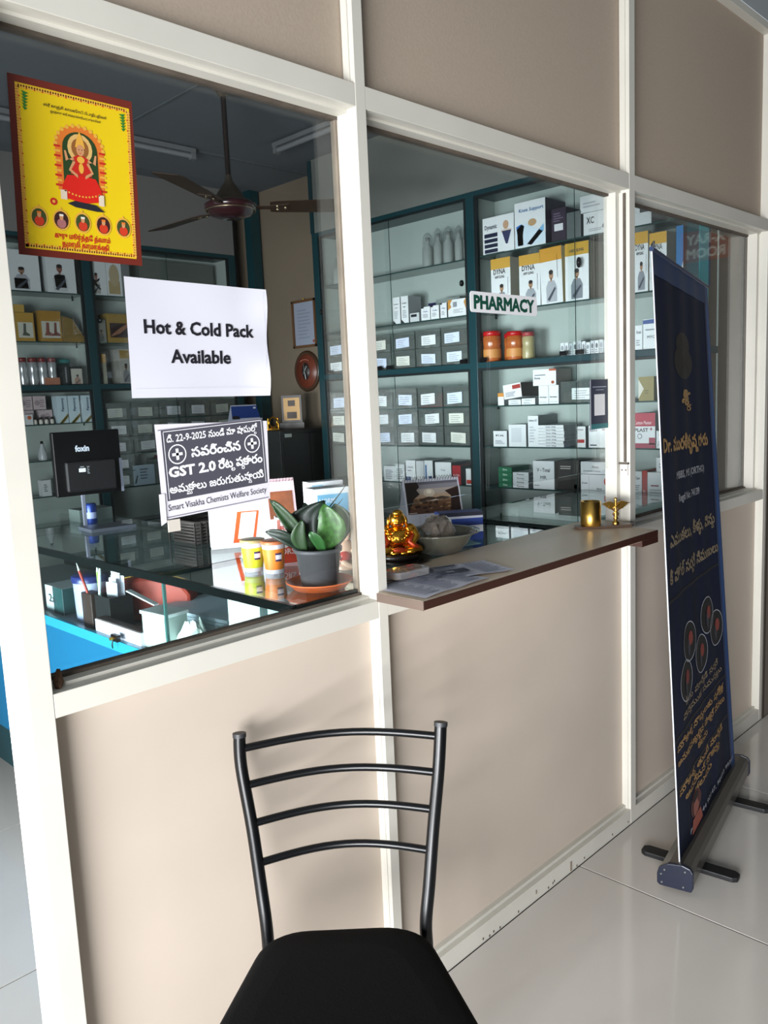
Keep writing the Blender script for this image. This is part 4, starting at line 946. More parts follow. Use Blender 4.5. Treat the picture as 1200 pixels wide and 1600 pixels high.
t = thing('drink_can', 'small blue can in front of the monitor', 'can', (1.47, 1.80, 1.07))
MB().lathe([(.020, 0), (.022, .006), (.022, .072), (.019, .08), (0, .08)], mat('blue_can', '2a4390', .3, .5), 16).done('body', t); MB().lathe([(.0225, .02), (.0225, .045)], col('9fb0d8'), 16).done('label', t)
carton('carton', 'grey green carton low behind the monitor foot', 'box', ((1.52, 1.86, 1.07), 0), -.07, .07, 0, .05, .10, ['5f6f6c', '3f4c4a'])

# wicker basket
t = thing('wicker_basket', 'dark wicker basket behind the white payment stand', 'basket', (1.50, 1.02, 1.07), .0)
WK = mat('dark_wicker', '2d2a26', .7, noise=.4, scale=60)
b = MB()
for k in range(7): b.tube([(-.085, -.07, .006 + .0105 * k), (.085, -.07, .006 + .0105 * k), (.085, .07, .006 + .0105 * k), (-.085, .07, .006 + .0105 * k)], .0048 if k < 6 else .007, WK, 6, closed=True)
o = b.done('woven_strands', t); o['kind'] = 'stuff'
b = MB().box(-.085, .085, -.07, .07, 0, .006, WK)
b.done('base', t)
b = MB()
for k in range(9):
    x = -.096 + .023 * k
    for y in (-.078, .078): b.box(x - .0025, x + .0025, y - .002, y + .002, 0, .072, WK)
o = b.done('upright_canes', t); o['kind'] = 'stuff'

# ---- inside the display case (floor .815)
ZF = .815
def at(name, label, cat, x, y, z=ZF, rz=0, group=None): return thing(name, label, cat, (x, y, z), rz, group)


carton('carton', 'dark teal carton with a white end in the corner of the glass case', 'box', ((1.165, 1.50, ZF), -math.pi / 2), -.07, .07, 0, .095, .10, ['cfd6da', '1f4a4c', ('t', '2x', .4, .4, .3, '2a3a40', .4), ('r', .45, 0, 1, 1, '1f4a4c')])
t = at('round_container', 'clear round tub with a dark blue lid inside the glass case', 'container', 1.215, 1.31)
MB().lathe([(.052, 0), (.054, .004), (.058, .135)], mat('lilac_plastic', 'b9bede', .25, noise=.15, scale=30), 24).done('body', t)
MB().lathe([(.062, .132), (.063, .15), (.058, .154), (0, .154)], mat('navy_lid', '26306e', .3), 24).done('lid', t)
t = at('wooden_block', 'dark brown upright block between tub and pen stand', 'block', 1.165, 1.19)
MB().box(-.02, .02, -.02, .05, 0, .115, mat('dark_brown_wood', '33211c', .5)).done('body', t, bevel=.003)
t = at('pen_stand', 'black pen stand crowded with folded papers', 'holder', 1.195, 1.115)
b = MB()
for (x0, x1, y0, y1) in ((-.04, .04, -.05, -.047), (-.04, .04, .047, .05), (-.04, -.037, -.05, .05), (.037, .04, -.05, .05)): b.box(x0, x1, y0, y1, 0, .115, BLACK)
b.box(-.04, .04, -.05, .05, 0, .003, BLACK); b.done('body', t, bevel=.002)
for i, (x, y, a) in enumerate(((1.18, 1.105, .15), (1.19, 1.12, -.1), (1.20, 1.10, .3), (1.205, 1.125, .0))):
    t = at('folded_paper', '%s white folded paper standing in the black pen stand' % ORD[i], 'paper', x, y, ZF + .004, a)
    pts = [(.0, -.035 + .006 * k, 0) for k in range(12)]
    b = MB(); V = [];
    for k in range(9): aa = -.9 + 1.8 * k / 8; V.append((.012 * math.cos(aa * 1.2), .032 * math.sin(aa)))
    P_ = [(x_, y_, 0) for x_, y_ in V] + [(x_ * 1.4, y_ * 1.15, .15 + .01 * i) for x_, y_ in V]
    b.add(P_, [(k, k + 1, 10 + k, 9 + k) for k in range(8)], PAPER, True); b.done('sheet', t)
for i, (x, y, tx, ty, c1, lab) in enumerate(((1.155, 1.20, -.01, .05, 'b03a2a', 'red pen leaning at the back of the pen stand'), (1.175, 1.165, .0, .005, '8fc04a', 'bright green pen pointing upward'), (1.165, 1.15, .015, .01, 'd5e6ea', 'pale pen leaning across the pen stand'))):
    t = at('pen', lab, 'pen', x, y, ZF + .10)
    MB().tube([(0, 0, 0), (tx * .8, ty * .8, .085)], .0045, c1 and col(c1), 8).done('barrel', t)
    MB().tube([(tx * .8, ty * .8, .085), (tx, ty, .11)], [.0045, .001], col('d9e2dc'), 8).done('tip', t)
t = at('open_box', 'pale pink and white folder lying along the teal edge of the case', 'folder', 1.135, .955)
MB().box(-.018, .018, -.14, .14, 0, .055, mat('pale_pink_card', 'e6dcea', .5, noise=.1, scale=10)).done('cover', t, bevel=.002)
MB().box(-.014, .014, -.138, .138, .055, .058, mat('dark_tape', '4a3c38', .5)).done('top_edge', t)
t = at('purse', 'dark red zipped purse with a yellow clip', 'purse', 1.33, 1.12, ZF + .002, -.9)
RP = mat('red_leather', 'a83422', .55, noise=.2, scale=30)
b = MB(); pr_ = [(-.15, 0), (.15, 0), (.15, .09), (.12, .13), (.06, .148), (-.02, .15), (-.10, .135), (-.145, .095)]
b.prism(pr_, -.04, .04, RP, Matrix.Rotation(math.pi / 2, 4, 'X')); b.done('body', t, bevel=.012)
MB().tube([(-.144, 0, .1), (-.10, 0, .139), (-.02, 0, .154), (.06, 0, .152), (.12, 0, .134), (.148, 0, .095)], .003, mat('gold_zip', 'a8823c', .3, .8), 6).done('zip', t)
MB().box(-.10, -.05, -.047, -.042, .075, .092, col('a8b040')).done('clip', t)
t = at('lidded_tub', 'white translucent rectangular tub with a loose white lid in the glass case', 'container', 1.172, .765, ZF, .1); t.scale = (.72, .72, 1.0)
b = MB(); TP = glass('milky_tub', (.75, .85, .82), .05, .2, .55, (.66, .74, .72))
b.prism([(-.045, -.075), (.045, -.075), (.045, .075), (-.045, .075)], 0, .003, TP)
for (x0, x1, y0, y1) in ((-.05, .05, -.08, -.078), (-.05, .05, .078, .08), (-.05, -.048, -.08, .08), (.048, .05, -.08, .08)): b.box(x0, x1, y0, y1, 0, .12, TP)
b.done('body', t); MB().box(-.056, .056, -.086, .086, .112, .122, mat('pale_rim', 'dfe6e8', .35)).done('rim', t, bevel=.002)
MB().box(-.03, .03, -.055, .05, .003, .045, mat('green_contents', '6f9a62', .7, noise=.4, scale=40)).done('contents', t); MB().ell((0, .0, .07), .03, .035, .02, mat('salmon_contents', 'c98a72', .6)).done('contents', t)
MB().box(-.012, .012, -.02, .17, 0, .004, mat('pale_rim', 'dfe6e8', .35), Matrix.Translation((-.005, .06, .135)) @ Matrix.Rotation(.14, 4, 'X')).done('lid', t)
t = at('document_stack', 'blue white stack of papers at the back of the glass case', 'papers', 1.44, .86, ZF, .1)
for k in range(6): MB().box(-.14, .14, -.20 + .004 * k, .18 - .003 * k, .012 * k, .012 * k + .011, mat('blue_white_paper', 'c2cfdb', .6)).done('paper', t, bevel=.001)
t = at('plastic_bag', 'crumpled white plastic bag near the glass corner', 'bag', 1.195, .645, ZF)
b = MB(); random.seed(3); V = []; n1, n2 = 12, 7
for i in range(n2):
    for k in range(n1):
        a = 2 * math.pi * k / n1; z = .11 * i / (n2 - 1); r = .06 * (1 - .75 * (i / (n2 - 1)) ** 1.5) * random.uniform(.75, 1.2); V.append((r * math.cos(a) * .8, r * math.sin(a) * 1.3, z * random.uniform(.8, 1.1)))
b.add(V, [(i * n1 + k, i * n1 + (k + 1) % n1, (i + 1) * n1 + (k + 1) % n1, (i + 1) * n1 + k) for i in range(n2 - 1) for k in range(n1)], mat('bag_plastic', 'd3dfda', .4), False); b.add(V[-n1:], [tuple(range(n1))], mat('bag_plastic', 'd3dfda', .4)); b.done('film', t)
t = at('paper_sheet', 'large loose white sheet spread in the near part of the glass case', 'paper', 1.56, .36, ZF)
b = MB(); V = [(-.20 + .04 * i, -.20 + .04 * j, .045 + .012 * math.sin(i * 1.3 + j * .8) + .012 * math.sin(j * 1.7)) for j in range(11) for i in range(11)]
b.add(V, [(j * 11 + i, j * 11 + i + 1, (j + 1) * 11 + i + 1, (j + 1) * 11 + i) for j in range(10) for i in range(10)], PAPER, True).done('sheet', t)
carton('carton', 'white carton lying close to the sill inside the case', 'box', ((1.118, .575, ZF), -math.pi / 2), -.05, .05, 0, .055, .04, ['eef0f2', 'dfe3e6'])
carton('carton', 'tall white carton just under the glass in the near part of the case', 'box', ((1.20, .41, ZF), -math.pi / 2), -.07, .07, 0, .205, .08, ['dfeeee', 'c2d4d4'])
carton('carton', 'bluish white carton beyond the tall one in the case', 'box', ((1.21, .26, ZF), -math.pi / 2), -.06, .06, 0, .19, .10, ['c9dfe4', 'aac4cc', ('l', .1, .2, .9, .8, 5, '9ab4bc')])
t = at('document_stack', 'grey stapled papers next to the plastic bag', 'papers', 1.40, .53, ZF, .1)
MB().box(-.10, .08, -.09, .09, 0, .075, mat('greyish_paper', 'c2ccca', .7)).done('paper', t)
for k, (x, y) in enumerate(((2.42, .42), (2.52, .30), (2.62, .46), (2.75, .30))):
    carton('carton', '%s white carton from the left inside the right hand glass case' % ORD[k], 'box', ((x, y, .81), -math.pi / 2), -.05, .05, 0, .12, .08, ['dfe3e6', 'aab2b6', ('l', .2, .2, .8, .8, 4, '9aa2a8')])

# ---- on top of the glass case (z 1.07)
ZI = 1.0705
# plant
t = thing('potted_plant', 'snake plant with broad green leaves in a grey pot behind the big window', 'plant', (1.243, .150, ZI))
MB().lathe([(.040, .008), (.043, .008), (.053, .088), (.057, .088), (.058, .098), (.053, .098), (.052, .090), (0, .088)], mat('grey_pot', '4a4c4f', .5, noise=.15, scale=20), 32).done('pot', t)
MB().lathe([(.0, .0905), (.052, .0905)], mat('soil', '2a211b', .95, bump=1, scale=200), 20).done('soil', t)
LF = mat('leaf_green', '22401a', .42, noise=.45, scale=60, coat=.1); LFD = mat('leaf_dark', '14271a', .42, noise=.4, scale=50, coat=.1)


def leaf(base, tip, bend, wd, mt, name='leaf', cup=.3, side=None):
    base = Vector(base); tip = Vector(tip); bend = Vector(bend); ax = (tip - base)
    sd = Vector(side).normalized() if side else ax.cross(Vector((.3, -1, .2))).normalized(); V = []; n = 10
    nr = sd.cross(ax).normalized()
    for i in range(n + 1):
        f = i / n; c = base + ax * f + bend * math.sin(math.pi * f); ww = wd * (math.sin(math.pi * (f * .86 + .10)) ** .8) * (1 if f < .97 else .15)
        for k in (-1, -.5, 0, .5, 1): V.append(c + sd * ww * k + nr * (cup * ww * (k * k)))
    b = MB().add(V, [(i * 5 + k, i * 5 + k + 1, (i + 1) * 5 + k + 1, (i + 1) * 5 + k) for i in range(n) for k in range(4)], mt, True)
    o = b.done(name, t); sm = o.modifiers.new('s', 'SOLIDIFY'); sm.thickness = .0018; return o


ci_ = Vector((.707, -.707, 0))   # along the picture's right
def pc(x, y, z): return (ci_.x * x + .707 * y, ci_.y * x + .707 * y, z)   # x: to the right seen from the chair, y: away


leaf(pc(.01, -.01, .09), pc(.022, -.035, .205), pc(.022, -.01, .0), .033, mat('leaf_bright', '3d6a2c', .42, noise=.6, scale=90, coat=.1), side=ci_)
leaf(pc(.03, .01, .09), pc(.045, .0, .20), pc(.02, 0, .01), .028, LF, side=ci_)
leaf(pc(.015, -.03, .09), pc(-.01, -.055, .145), pc(.0, -.01, .01), .014, mat('leaf_mid', '2c5a2a', .42, noise=.3, scale=60, coat=.1), side=ci_)
leaf(pc(-.01, 0, .09), pc(-.105, -.01, .215), pc(.0, 0, .0), .028, LF, side=(0, 0, 1))
leaf(pc(-.01, .02, .09), pc(.02, .03, .205), pc(-.04, 0, .015), .036, LFD, side=ci_)
leaf(pc(-.02, -.01, .09), pc(-.118, -.03, .145), pc(.0, -.01, .01), .016, LFD, side=(0, 0, 1))
leaf(pc(-.02, .01, .085), pc(-.09, .02, .18), pc(.0, 0, .02), .018, LFD, side=(.2, 0, 1))
leaf(pc(-.03, -.02, .09), pc(-.03, -.035, .17), pc(-.012, 0, .0), .017, LF, side=ci_)
leaf(pc(0, .03, .09), pc(-.03, .05, .20), pc(.0, 0, .0), .02, LFD, side=ci_)
MB().tube([pc(.03, 0, .19), pc(.06, 0, .225), pc(.075, .01, .245)], [.002, .0012, .0006], LFD, 6).tube([pc(.03, 0, .18), pc(.055, 0, .20), pc(.066, .0, .212)], [.002, .0012, .0006], LFD, 6).tube([pc(-.10, -.01, .21), pc(-.115, -.01, .235)], [.0015, .0005], LFD, 6).done('leaf_tips', t)
t = thing('plant_saucer', 'round orange plastic saucer under the grey pot', 'saucer', (1.243, .150, 1.0701))
MB().lathe([(.055, .0), (.062, .001), (.079, .018), (.081, .018), (.081, .0205), (.077, .019), (.060, .006), (.0, .0055)], mat('orange_plastic', 'd9672f', .4), 36).done('dish', t)


def cup(label, x, y, c, lidc):
    t = thing('paper_cup', label, 'cup', (x, y, ZI), -.78)
    MB().lathe([(.024, 0), (.0245, .004), (.031, .080)], PAPER, 24).done('body', t)
    MB().lathe([(.0248, .008), (.0305, .066)], mat('cup_' + c, c, .4), 24).done('sleeve', t)
    MB().lathe([(.033, .078), (.034, .082), (.033, .086), (.030, .087), (0, .0865)], mat('cup_lid_' + lidc, lidc, .35), 24).done('lid', t)
    b = MB()
    for a0, hh, cc in ((-.30, .022, '3a2c5a'), (-.28, .012, 'e8e4f0')):
        V = []
        for k in range(7):
            a = -math.pi / 2 + .55 + a0 + k * .1; zc = .045
            for z in (zc - hh / 2, zc + hh / 2): r = .0245 + (.031 - .0245) * z / .08 + (.0009 if cc[0] == '3' else .0013); V.append((r * math.cos(a), r * math.sin(a), z))
        b.add(V, [(2 * k, 2 * k + 2, 2 * k + 3, 2 * k + 1) for k in range(6)], col(cc))
    b.done('print', t)


cup('lime green and white paper cup behind the orange one', 1.272, .452, 'c9d832', 'b0a070')
cup('orange and white paper cup left of the potted plant', 1.290, .385, 'e0802c', 'c07048')
t = thing('payment_stand', 'white stand card with an orange panel and a blank code square', 'stand', (1.475, .78, ZI), -.5)
PS = Matrix.Rotation(-.18, 4, 'X')
MB().box(-.10, .09, 0, .003, 0.0, .15, WHITE, PS).done('card', t)
MB().box(-.10, .09, .03, .033, 0, .15, WHITE, Matrix.Rotation(.10, 4, 'X')).done('back_leaf', t)
b = MB(); sh = Sheet(b, PS @ Vector((-.10, -.0006, 0)), (.19, 0, 0), PS @ Vector((0, 0, .15))); sh.n = PS @ Vector((0, -1, 0))
sh.poly([(.36, .10), (.50, .98), (.86, .98), (.72, .10)], col('e0561e'), 1); sh.poly([(.44, .18), (.53, .72), (.78, .72), (.69, .18)], WHITE, 2); sh.poly([(.58, .92), (.58, .95), (.78, .95), (.78, .92)], WHITE, 2); b.done('print', t)
carton('paper_pad', 'white leaflet box with faint lines below the payment stand', 'box', ((1.405, .60, ZI), -.6), -.06, .05, 0, .012, .07, ['f1f1f4', 'dfe0e6', ('l', .3, .3, .8, .6, 1, 'b0b4c0')])
t = thing('tent_calendar', 'pink topped tent calendar behind the paper cups', 'calendar', (1.60, .74, ZI), -.35)
b = MB().add([(-.05, -.035, 0), (.045, -.035, 0), (.045, 0, .205), (-.05, 0, .205)], [(0, 1, 2, 3)], col('f0ccd4')); b.done('front_leaf', t)
MB().add([(-.05, .045, 0), (.045, .045, 0), (.045, .001, .205), (-.05, .001, .205)], [(0, 3, 2, 1)], col('9aa2a6')).done('back_leaf', t)
b = MB().add([(-.045, -.0225, .08), (.036, -.0225, .08), (.036, -.0085, .165), (-.045, -.0085, .165)], [(0, 1, 2, 3)], mat('sunset_print', '9c5a38', .5, noise=.5, scale=18)); b.done('picture', t)
b = MB()
for k in range(9): x = -.045 + .0105 * k; b.tube([(x, -.004 + .007 * math.cos(a), .203 + .007 * math.sin(a)) for a in [2 * math.pi * q / 8 for q in range(8)]], .0007, BLKM, 5, closed=True)
o = b.done('spiral_binding', t); o['kind'] = 'stuff'
carton('medicine_box', 'red and white upright carton tucked behind the orange cup', 'box', ((1.392, .455, ZI), -.55), -.026, .03, 0, .13, .04, ['ece2e0', 'c9c2bc', ('p', [(0, 0), (1, 0), (1, .45), (0, .25)], 'cf3f24'), ('t', 'ORS', .5, .2, .12, 'f0dcd8', .7), ('t', 'REL', .5, .72, .10, 'b0423a', .6), ('r', .05, .5, .2, .95, 'b06a60')])
carton('medicine_box', 'white and light blue carton with a dark blue badge behind the plant', 'box', ((1.612, .505, ZI + .0), -.30), -.060, .060, 0, .185, .075, ['eef2f4', 'cfc8cc', ('r', .09, .04, .91, .90, '7fbfe2'), ('t', 'NORM', .34, .76, .08, 'e8f4fa', .42), ('r', .30, .42, .78, .56, '1f4fa8'), ('t', 'A7', .54, .45, .07, 'e8f0fa', .3)])
carton('medicine_box', 'second white and light blue carton peeping behind the first', 'box', ((1.672, .60, ZI), -.30), -.055, .060, 0, .195, .05, ['f2f4f6', 'cfc8cc', ('r', .08, .86, .4, .95, '9fcfe8')])
carton('medicine_box', 'dark red carton with gold dots left of the white window post', 'box', ((1.70, .475, ZI), -.3), -.02, .02, 0, .17, .04, ['7c1418', '5c1014', ('o', .7, .8, .2, .04, 'd8a860'), ('o', .7, .6, .2, .04, 'd8a860')])
# cream figurine by the post
t = thing('figurine', 'cream and red reclining figurine by the white window post', 'figurine', (1.435, .265, ZI), -.6)
CR = mat('cream_glaze', 'd9b59a', .3); RG = mat('red_glaze', 'b8281e', .3)
MB().lathe([(.034, 0), (.036, .008), (.03, .014)], CR, 16).done('base', t)
MB().ell((0, 0, .045), .027, .024, .035, CR).ell((.004, -.006, .092), .014, .014, .017, CR).tube([(-.02, -.01, .07), (-.034, -.02, .045), (-.02, -.028, .03)], [.007, .006, .005], CR, 8).tube([(.02, -.01, .07), (.032, -.022, .055), (.012, -.03, .05)], [.007, .006, .005], CR, 8).tube([(-.01, -.02, .02), (.005, -.036, .012), (.028, -.03, .006)], [.010, .008, .006], CR, 8).done('body', t)
MB().ell((-.004, -.018, .035), .018, .012, .016, RG).ell((.002, -.002, .112), .015, .013, .012, RG).done('cloth', t)
MB().tube([(-.01, .0, .12), (.005, .0, .15), (.0, .0, .155)], [.007, .005, .002], CR, 8).done('headpiece', t)

# window 2 goods: buddha, tray, bowl, calendar, carton
t = thing('round_tray', 'flat black round tray under the golden seated figure', 'tray', (1.585, .215, ZI))
MB().lathe([(.055, 0), (.085, .002), (.09, .006), (.084, .006), (0, .004)], mat('black_glass_tray', '14110f', .15), 32).done('plate', t)
t = thing('seated_figurine', 'golden laughing seated figurine on a black tray beside the glass bowl', 'figurine', (1.582, .213, ZI + .006), -.70)
MB().lathe([(.052, 0), (.055, .006), (.050, .016), (.046, .018)], mat('black_base', '1c1410', .3), 24, sy=.8).done('base', t)
b = MB()
b.ell((0, 0, .055), .044, .034, .036, GOLD).ell((0, -.014, .060), .030, .026, .026, GOLD)            # body, belly
b.ell((0, -.003, .108), .0235, .022, .024, GOLD)                                                      # head
b.ell((0, -.012, .101), .0165, .014, .010, GOLD).ell((0, -.0245, .108), .004, .004, .005, GOLD)       # cheeks, nose
for sx in (-1, 1):
    b.ell((sx * .024, 0, .102), .005, .006, .014, GOLD)                                                # long ears
    b.ell((sx * .034, -.002, .082), .016, .018, .014, GOLD)                                            # shoulder
    b.tube([(sx * .038, -.002, .082), (sx * .050, -.012, .060), (sx * .036, -.032, .046)], [.013, .011, .008], GOLD, 10)
    b.tube([(sx * .018, -.012, .030), (sx * .052, -.020, .026), (sx * .016, -.040, .024)], [.016, .014, .010], GOLD, 10)
    b.ell((sx * .012, -.043, .022), .011, .008, .006, GOLD)
    b.ell((sx * .012, -.026, .074), .009, .005, .007, GOLD)
b.done('body', t)
b = MB().ell((0, -.020, .128), .014, .011, .010, GOLD); b.done('topknot', t)
b = MB()
for sx in (-1, 1): b.ell((sx * .008, -.0245, .114), .003, .001, .0015, col('2c1408'))
b.tube([(-.009, -.0255, .099), (0, -.0275, .0955), (.009, -.0255, .099)], .0014, col('6a1c10'), 6); b.done('face', t)
b = MB(); RC = mat('red_enamel', 'a83a18', .3, .5)
b.ell((0, -.040, .030), .020, .008, .008, RC).tube([(-.044, -.004, .075), (-.03, -.03, .05), (-.05, -.02, .03)], [.006, .008, .010], RC, 8).tube([(.044, -.004, .075), (.03, -.03, .05), (.05, -.02, .03)], [.006, .008, .010], RC, 8); b.done('robe', t)
b = MB()
for k in range(11): a = math.pi * (k / 10); b.ell((.028 * math.cos(a), -.026 - .010 * math.sin(a), .082 - .024 * math.sin(a)), .0042, .0042, .0042, GOLD, 8)
b.ell((-.036, -.044, .030), .016, .006, .010, GOLD).ell((.030, -.046, .026), .012, .006, .008, GOLD); b.done('beads', t)

t = thing('glass_bowl', 'smoky glass bowl holding a rough clear crystal', 'bowl', (1.735, .198, ZI)); t.scale = (1, 1, .84)
SG = glass('smoky_glass', (.50, .50, .44), .07, .02, .35, (.30, .29, .23))
MB().lathe([(.0, .002), (.055, .0), (.060, .004), (.085, .035), (.098, .062), (.116, .070), (.118, .074), (.112, .074), (.094, .068), (.080, .038), (.055, .010), (0, .008)], SG, 40).done('bowl', t)
t = thing('crystal_lump', 'rough clear crystal lump lying in the smoky bowl', 'crystal', (1.735, .198, ZI + .012), .6); t.scale = (.95, .95, .85)
random.seed(11); CM = mat('clear_crystal', 'd8cdc2', .12, trans=.85, ior=1.35, bump=.8, scale=40)
b = MB(); V = []; n1, n2 = 14, 9
for i in range(n2):
    ph = math.pi * i / (n2 - 1)
    for k in range(n1):
        a = 2 * math.pi * k / n1; q = random.uniform(.82, 1.18); V.append((.068 * math.sin(ph) * math.cos(a) * q, .05 * math.sin(ph) * math.sin(a) * q, .055 - .055 * math.cos(ph) * random.uniform(.9, 1.1)))
b.add(V, [(i * n1 + k, i * n1 + (k + 1) % n1, (i + 1) * n1 + (k + 1) % n1, (i + 1) * n1 + k) for i in range(n2 - 1) for k in range(n1)], CM)
b.done('lump', t)
for (x, y, z, r, h, ax) in ((-.045, .0, .055, .016, .06, -.5), (-.02, -.02, .07, .014, .05, -.2), (.02, -.01, .065, .018, .055, .25), (.045, .01, .045, .016, .05, .7)):
    MB().lathe([(r, 0), (r * .9, h * .6), (r * .3, h), (0, h * 1.02)], CM, 6, M=Matrix.Translation((x, y, z - .02)) @ Matrix.Rotation(ax, 4, 'Y'), flat=True).done('crystal_point', t)

# desk calendar with landscape
t = thing('desk_calendar', 'desk calendar with a sunlit landscape photograph behind the bowl', 'calendar', (2.02, .475, ZI), -.50)
hw = .098; H_ = .172
def cp(x, f): return (x, -.055 * (1 - f), H_ * f)


MB().add([cp(-hw, 0), cp(hw, 0), cp(hw, 1), cp(-hw, 1)] + [(p[0], p[1] + .0012, p[2]) for p in (cp(-hw, 0), cp(hw, 0), cp(hw, 1), cp(-hw, 1))], [(0, 1, 2, 3), (7, 6, 5, 4), (0, 4, 5, 1), (1, 5, 6, 2), (2, 6, 7, 3), (3, 7, 4, 0)], PAPER).done('front_leaf', t)
MB().add([(-hw, .07, 0), (hw, .07, 0), (hw, .001, H_), (-hw, .001, H_)], [(0, 3, 2, 1)], mat('grey_backboard', 'b9bcc6', .6)).done('back_leaf', t)
MB().add([(-hw, .073, 0), (hw + .002, .073, 0), (hw + .002, .004, H_), (-hw, .004, H_)], [(0, 3, 2, 1)], BLKM).done('back_cover', t)
b = MB(); sh = Sheet(b, cp(-hw, 0), (2 * hw, 0, 0), (0, .055, H_), lift=.0004); sh.n = Vector((0, -1, .3)).normalized()
bands = [('5e4030', .36, .50), ('6e4c34', .50, .58), ('8a6a50', .58, .64), ('c2a488', .64, .72), ('b9a9a0', .72, .82), ('8f8a92', .82, .90), ('64606c', .90, .95)]
for c, a, d in bands: sh.rect(.03, a, .97, d, col(c), 1)
sh.oval(.44, .74, .10, .08, col('d9c8b0'), 2); sh.oval(.44, .76, .045, .04, col('f6ead8'), 3)
sh.poly([(.03, .36), (.03, .95), (.24, .95), (.28, .86), (.22, .80), (.27, .72), (.16, .64), (.10, .50)], col('241713'), 4)
sh.poly([(.80, .40), (.82, .66), (.72, .76), (.97, .80), (.97, .36)], col('2a1814'), 4); sh.poly([(.72, .76), (.97, .83), (.97, .79), (.74, .745)], col('3a211a'), 5)
random.seed(5)
for k in range(34): x = random.uniform(.1, .8); y = random.uniform(.38, .62); sh.oval(x, y, random.uniform(.02, .05), random.uniform(.012, .03), col(random.choice(['3a2418', '7a5638', '523522', 'a07a52', '2c1a12'])), 5, 8)
sh.poly([(.30, .64), (.42, .67), (.55, .645), (.66, .665), (.78, .64), (.78, .61), (.3, .61)], col('4a3226'), 4)
sh.rect(.04, .375, .18, .385, col('e8e0d8'), 6)
b.done('picture', t)
b = MB(); sh = Sheet(b, cp(-hw, 0), (2 * hw, 0, 0), (0, .055, H_), lift=.0004); sh.n = Vector((0, -1, .3)).normalized()
num = 1
for r_ in range(5):
    for c_ in range(7):
        if num <= 30: sh.text(str(num), .22 + .105 * c_, .255 - .05 * r_, .026, col('5a5c66' if c_ else '9a4a44'), 1); num += 1
for c_ in range(7): sh.text('SMTWTFS'[c_], .22 + .105 * c_, .30, .022, col('7a6a5a'), 1)
b.done('date_grid', t)
for k in range(20):
    if k == 0:
        rg = MB().tube([(0, .008 * math.cos(a), H_ + .001 + .008 * math.sin(a)) for a in [2 * math.pi * q / 10 for q in range(10)]], .0008, mat('grey_wire', '3c3a3c', .3, .8), 5, closed=True).done('wire_ring', t); rgm = rg.data
    else: rg = link(bpy.data.objects.new('wire_ring', rgm)); rg.parent = t
    rg.location = (-hw + .006 + .0095 * k, 0, 0)
carton('medicine_box', 'royal blue and white striped carton right of the glass bowl', 'box', ((1.915, .262, ZI), -.62), -.075, .062, 0, .088, .06, ['26408c', '1c2f66', ('r', 0, .86, 1, 1, '1a1c2c'), ('r', 0, .78, 1, .86, 'b9bcc8'), ('r', 0, .28, 1, .52, 'dfe2e8'), ('t', 'nal D', .62, .38, .10, '15182a', .22), ('l', .48, .30, .8, .34, 1, '3a3d4a')])
t = thing('leaflet', 'turquoise leaflet with small print lying under the glass bowl', 'leaflet', (1.835, .255, ZI), -.3)
b = MB().box(-.09, .09, -.05, .05, 0, .001, col('7fa9ad')); sh = Sheet(b, (-.09, -.05, .001), (.18, 0, 0), (0, .10, 0)); sh.lines(.1, .1, .9, .5, 4, col('2f5a60'), 1); b.done('sheet', t)

# papers and paperweight on the service board
ZB = 1.0702
random.seed(9)
DT = col('2a3048'); LT = col('777d92')
t = thing('printed_sheets', 'open printed leaflets with dark blue text and pictures on the beige shelf', 'papers', (1.475, -.035, ZB), -.08)
for k, (x, y, a, wd, hh) in enumerate(((-.05, -.015, .10, .24, .17), (.075, .03, -.28, .26, .15), (.0, .085, -.55, .20, .11))):
    R_ = Matrix.Translation((x, y, .0006 * k)) @ Matrix.Rotation(a, 4, 'Z')
    b = MB(); V = [R_ @ Vector((-wd / 2 + wd * i / 8, -hh / 2 + hh * j / 4, .0012 + .0035 * abs(math.sin(i * .8 + k)) * (1 if j == 0 else .35))) for j in range(5) for i in range(9)]
    b.add(V, [(j * 9 + i, j * 9 + i + 1, (j + 1) * 9 + i + 1, (j + 1) * 9 + i) for j in range(4) for i in range(8)], mat('newsprint', 'dcdce8', .7), True)
    sh = Sheet(b, R_ @ Vector((-wd / 2, -hh / 2, .0052)), R_.to_3x3() @ Vector((wd, 0, 0)), R_.to_3x3() @ Vector((0, hh, 0)), lift=.0002)
    for c_ in range(3):
        sh.lines(.05 + .32 * c_, .08, .33 + .32 * c_, .92, 15, LT, 1, .4)
    if k == 1: sh.rect(.30, .30, .62, .55, DT, 3); sh.rect(.38, .36, .46, .46, col('b9bccc'), 4); sh.rect(.30, .82, .62, .88, DT, 3)
    if k == 0: sh.oval(.70, .60, .05, .04, DT, 3); sh.rect(.05, .9, .4, .96, DT, 3)
    if k == 2: sh.rect(.4, .4, .7, .8, DT, 3)
    b.done('sheet', t)
t = thing('glass_paperweight', 'clear facetted paperweight with dark print resting on the leaflets', 'paperweight', (1.435, .045, ZB + .0068), -.12)
PW = glass('paperweight_glass', (.80, .80, .80), .10, .05, .25, (.6, .6, .6))
b = MB().prism([(-.055, -.024), (-.045, -.032), (.045, -.032), (.055, -.024), (.055, .024), (.045, .032), (-.045, .032), (-.055, .024)], 0, .018, PW); b.done('block', t, bevel=.002)
b = MB(); sh = Sheet(b, (-.055, -.032, .0185), (.11, 0, 0), (0, .064, 0), lift=.0002); sh.text('CIPLOX', .5, .55, .26, col('3a3c44'), 1, width=.72); sh.text('cyclomin', .5, .2, .24, col('3a3c44'), 1, width=.7); b.done('print', t)
